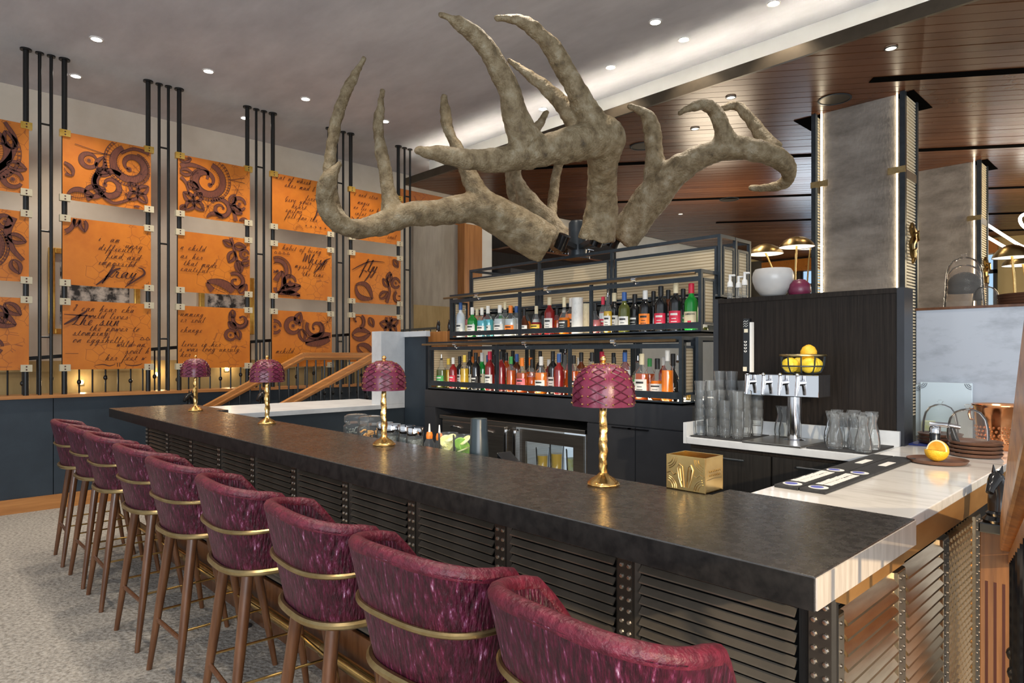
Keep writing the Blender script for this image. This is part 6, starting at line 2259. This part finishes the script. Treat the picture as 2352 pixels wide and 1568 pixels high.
for k, (x, y, m, w) in enumerate(((-3.03, 1.95, 'dried_leaf', 'first'), (-2.925, 1.93, 'dried_leaf', 'second'), (-2.825, 1.95, 'dried_leaf', 'third'), (-2.725, 1.93, 'dried_leaf', 'fourth'))):
    t = thing('spice_jar', 'glass spice jar with steel lid behind the bar top, %s from the large jars' % w, 'jar', (x, y, GZ), 0, 'steel lidded spice jars')
    MB().lathe([(0.043, 0), (0.045, 0.003), (0.045, 0.125), (0.04, 0.132)], 18).obj('jar', 'glass_thin', t, True)
    MB().lathe([(0.040, 0.002), (0.041, 0.110), (1e-6, 0.115)], 18).obj('contents', m, t, True)
    MB().lathe([(0.043, 0.130), (0.044, 0.134), (0.044, 0.165), (0.041, 0.170), (1e-6, 0.170)], 20).obj('lid', 'chrome', t, True)
for k, x in enumerate((-2.605, -2.525)):
    t = thing('dropper_bottle', 'little bottle with orange collar and white tip behind the bar, %s one' % ('left', 'right')[k], 'bottle', (x, 1.93, GZ), 0, 'dropper bottles')
    MB().lathe([(0.024, 0), (0.026, 0.004), (0.026, 0.10), (0.014, 0.125)], 14).obj('body', 'glass_thin', t, True)
    MB().lathe([(0.021, 0.004), (0.021, 0.07), (1e-6, 0.07)], 14).obj('filling', 'picture_grey', t, True)
    MB().lathe([(0.016, 0.123), (0.017, 0.14), (0.013, 0.155)], 12).obj('collar', 'label_orange', t, True)
    MB().lathe([(0.006, 0.155), (0.003, 0.195), (1e-6, 0.196)], 8).obj('tip', 'label_white', t, True)
for k, (x, m, w) in enumerate(((-2.445, 'lemon_slice', 'lemon slices'), (-2.335, 'lime', 'lime wedges'))):
    t = thing('garnish_tub', 'clear tub of %s behind the bar top' % w, 'tub', (x, 1.92, GZ), 0, 'garnish tubs')
    MB().lathe([(0.042, 0), (0.048, 0.165), (0.046, 0.165), (0.040, 0.004)], 20).obj('tub', 'glass_thin', t, True)
    random.seed(k + 20)
    for q in range(9):
        a = q * 2.4
        zz = 0.03 + q * 0.014
        c = Vector((0.012 * math.cos(a), 0.012 * math.sin(a), zz))
        s = MB().lathe([(1e-6, -0.003), (0.028, -0.003), (0.030, 0.0), (0.028, 0.003), (1e-6, 0.003)], 14, cap=False)
        o = s.obj('slice', m if (q + k) % 3 else 'lemon_slice', t, True)
        o.location = c
        o.rotation_euler = (R(random.uniform(20, 80)), R(random.uniform(-30, 30)), a)
t = thing('shaker_tins', 'stack of dark blue shaker tins upturned behind the bar top', 'shaker', (-2.155, 1.862, GZ))
for k in range(2):
    MB().lathe([(0.043, 0.0), (0.044, 0.012), (0.036, 0.235), (0.034, 0.24), (1e-6, 0.24)], 22, (0, 0, 0.018 * k)).obj('tin', 'black_plastic', t, True)
t = thing('straw_caddy', 'black caddy with slanted front between shaker tins and fridge', 'caddy', (-2.02, 1.93, GZ))
MB().prism([(-0.05, 0), (0.05, 0), (0.05, 0.05), (-0.05, 0.115)], -0.04, 0.04, 'y').obj('box', 'black_gloss', t, bevel=0.003)

# ================================================================== antler sculpture
ANTLERS = {
 'L': [
  [(-3.59,3.84,2.36,0.153), (-3.73,3.63,2.49,0.166), (-3.79,3.41,2.59,0.142), (-3.87,3.26,2.62,0.114), (-3.96,3.03,2.56,0.099), (-4.03,2.80,2.52,0.093), (-4.08,2.61,2.44,0.085), (-4.12,2.42,2.38,0.071), (-4.14,2.26,2.42,0.069), (-4.14,2.18,2.55,0.063), (-4.07,2.18,2.68,0.053), (-4.03,2.23,2.78,0.024)],
  [(-4.30,2.45,2.41,0.057), (-4.41,2.41,2.56,0.052), (-4.44,2.38,2.82,0.048), (-4.41,2.40,3.15,0.045), (-4.35,2.46,3.42,0.042), (-4.26,2.56,3.68,0.023)],
  [(-4.11,2.72,2.52,0.077), (-4.13,2.69,2.69,0.061), (-4.17,2.66,2.95,0.045), (-4.19,2.64,3.18,0.042), (-4.18,2.65,3.34,0.032), (-4.17,2.66,3.44,0.016)],
  [(-3.77,3.37,2.61,0.101), (-3.85,3.28,2.78,0.074), (-3.92,3.21,3.01,0.054), (-3.98,3.15,3.18,0.047), (-4.01,3.12,3.35,0.040), (-4.01,3.11,3.47,0.017)],
 ],
 'C': [
  [(-3.23,4.00,2.38,0.149), (-3.14,3.95,2.63,0.119), (-3.01,3.79,2.81,0.108), (-2.88,3.64,2.91,0.122), (-2.81,3.58,2.98,0.137), (-2.85,3.39,2.92,0.123), (-2.92,3.17,2.84,0.106), (-2.99,2.95,2.77,0.100), (-3.05,2.74,2.70,0.076), (-3.10,2.54,2.68,0.064), (-3.17,2.40,2.70,0.047), (-3.21,2.29,2.70,0.023)],
  [(-2.97,2.97,2.84,0.106), (-2.98,2.89,2.99,0.083), (-2.98,2.81,3.16,0.071), (-3.00,2.72,3.30,0.067), (-3.02,2.63,3.40,0.058), (-3.06,2.51,3.47,0.042), (-3.11,2.39,3.51,0.021)],
  [(-2.82,3.49,3.01,0.089), (-2.84,3.40,3.14,0.079), (-2.88,3.29,3.32,0.069), (-2.93,3.15,3.51,0.063), (-3.00,3.02,3.62,0.051), (-3.07,2.94,3.66,0.037), (-3.14,2.87,3.67,0.023)],
  [(-2.94,3.44,3.02,0.054), (-3.02,3.36,3.21,0.057), (-3.11,3.26,3.34,0.051), (-3.20,3.16,3.44,0.036), (-3.27,3.09,3.51,0.018)],
 ],
 'R': [
  [(-3.35,4.46,2.44,0.139), (-3.22,4.52,2.63,0.137), (-3.09,4.58,2.81,0.143), (-2.92,4.61,2.96,0.120), (-2.72,4.68,3.06,0.097), (-2.53,4.80,3.11,0.089), (-2.37,4.90,3.08,0.081), (-2.27,5.08,3.02,0.082), (-2.26,5.23,2.95,0.063), (-2.36,5.35,2.90,0.050), (-2.49,5.36,2.89,0.040), (-2.61,5.30,2.90,0.026)],
  [(-3.08,4.60,2.88,0.108), (-3.09,4.58,3.12,0.079), (-3.10,4.57,3.30,0.072), (-3.13,4.54,3.44,0.054), (-3.19,4.48,3.51,0.039), (-3.23,4.43,3.53,0.018)],
  [(-2.57,4.77,3.13,0.089), (-2.56,4.70,3.26,0.064), (-2.59,4.67,3.37,0.058), (-2.62,4.57,3.41,0.047), (-2.67,4.45,3.38,0.037), (-2.73,4.38,3.33,0.020)],
  [(-2.32,5.10,3.11,0.062), (-2.44,5.12,3.26,0.060), (-2.53,5.09,3.42,0.050), (-2.63,5.06,3.54,0.043), (-2.71,4.99,3.52,0.029)],
 ],
 'B': [
  [(-3.88,4.33,2.46,0.108), (-4.09,4.40,2.66,0.112), (-4.27,4.36,2.84,0.105), (-4.43,4.34,3.07,0.070), (-4.53,4.38,3.26,0.063), (-4.54,4.51,3.55,0.059), (-4.52,4.68,3.75,0.047), (-4.46,4.74,3.89,0.017)],
  [(-4.30,4.33,2.85,0.057), (-4.54,4.37,2.97,0.050), (-4.64,4.41,3.25,0.047), (-4.63,4.42,3.38,0.034)],
  [(-4.11,4.45,2.61,0.060), (-4.29,4.63,2.89,0.054), (-4.33,4.74,3.25,0.051), (-4.28,4.79,3.50,0.051), (-4.23,4.83,3.67,0.038)],
 ],
}



root = thing('antler_sculpture', 'giant weathered antler sculpture on top of the back bar', 'sculpture', (-3.60, 4.20, 2.288))
for key, branches in ANTLERS.items():
    b = MB()
    for n, br in enumerate(branches):
        c = catmull(br, 6)
        b.tube([(q[0] + 3.60, q[1] - 4.20, q[2] - 2.288) for q in c], [max(0.027, q[3]) for q in c], 14)
        e = c[-1]
        b.ball((e[0] + 3.60, e[1] - 4.20, e[2] - 2.288), max(0.027, e[3]) * 1.02, 10, 6)
        if n:
            # flare the tine where it leaves the beam
            s0, s1 = c[0], c[5]
            b.tube([(s[0] + 3.60, s[1] - 4.20, s[2] - 2.288) for s in (s0, c[2], s1)], [s0[3] * 1.18, c[2][3] * 1.10, s1[3]], 14)
    me = b.mesh('antler', 'antler', True)
    o = link('antler', me, root)
    md = o.modifiers.new('remesh', 'REMESH')
    md.mode = 'VOXEL'
    md.voxel_size = 0.016
    sm = o.modifiers.new('smooth', 'SMOOTH')
    sm.iterations = 6
    dg = bpy.context.evaluated_depsgraph_get()
    me2 = bpy.data.meshes.new_from_object(o.evaluated_get(dg))
    o.modifiers.clear()
    o.data = me2
    nrm = [v.normal.copy() for v in me2.vertices]
    for v, nn in zip(me2.vertices, nrm):
        p = v.co
        v.co = p + nn * (0.012 * noise.noise(p * 5.0) + 0.009 * noise.noise(p * 15.0) + 0.006 * noise.noise(p * 34.0))
    me2.polygons.foreach_set('use_smooth', [True] * len(me2.polygons))
MB().lathe([(0.105, 0.0), (0.105, 0.02), (0.073, 0.03), (0.073, 0.30), (0.06, 0.32)], 24).obj('post', 'black_steel', root, True)
for p in ((0.10, -0.30, 0.10), (0.32, -0.12, 0.12), (0.22, 0.22, 0.16), (-0.22, 0.10, 0.16)):
    MB().bar((0, 0, 0.09), p, 0.05, 0.04).obj('bracket', 'black_steel', root)
    MB().tube([(p[0] - 0.03, p[1], p[2] - 0.05), (p[0] + 0.03, p[1], p[2] + 0.05)], 0.05, 10).obj('clamp', 'black_gloss', root, True)

# added spot in place of the warm sun-like patches on the bar end
l = bpy.data.lights.new('side_spot', 'SPOT')
l.energy = 560
l.color = (1.0, 0.78, 0.50)
l.spot_size = R(38)
l.spot_blend = 0.5
l.shadow_soft_size = 0.04
o = bpy.data.objects.new('side_spot', l)
S.collection.objects.link(o)
o.location = (2.6, 0.2, 2.3)
o.rotation_euler = (Vector((-0.55, 1.9, 0.75)) - Vector(o.location)).to_track_quat('-Z', 'Y').to_euler()
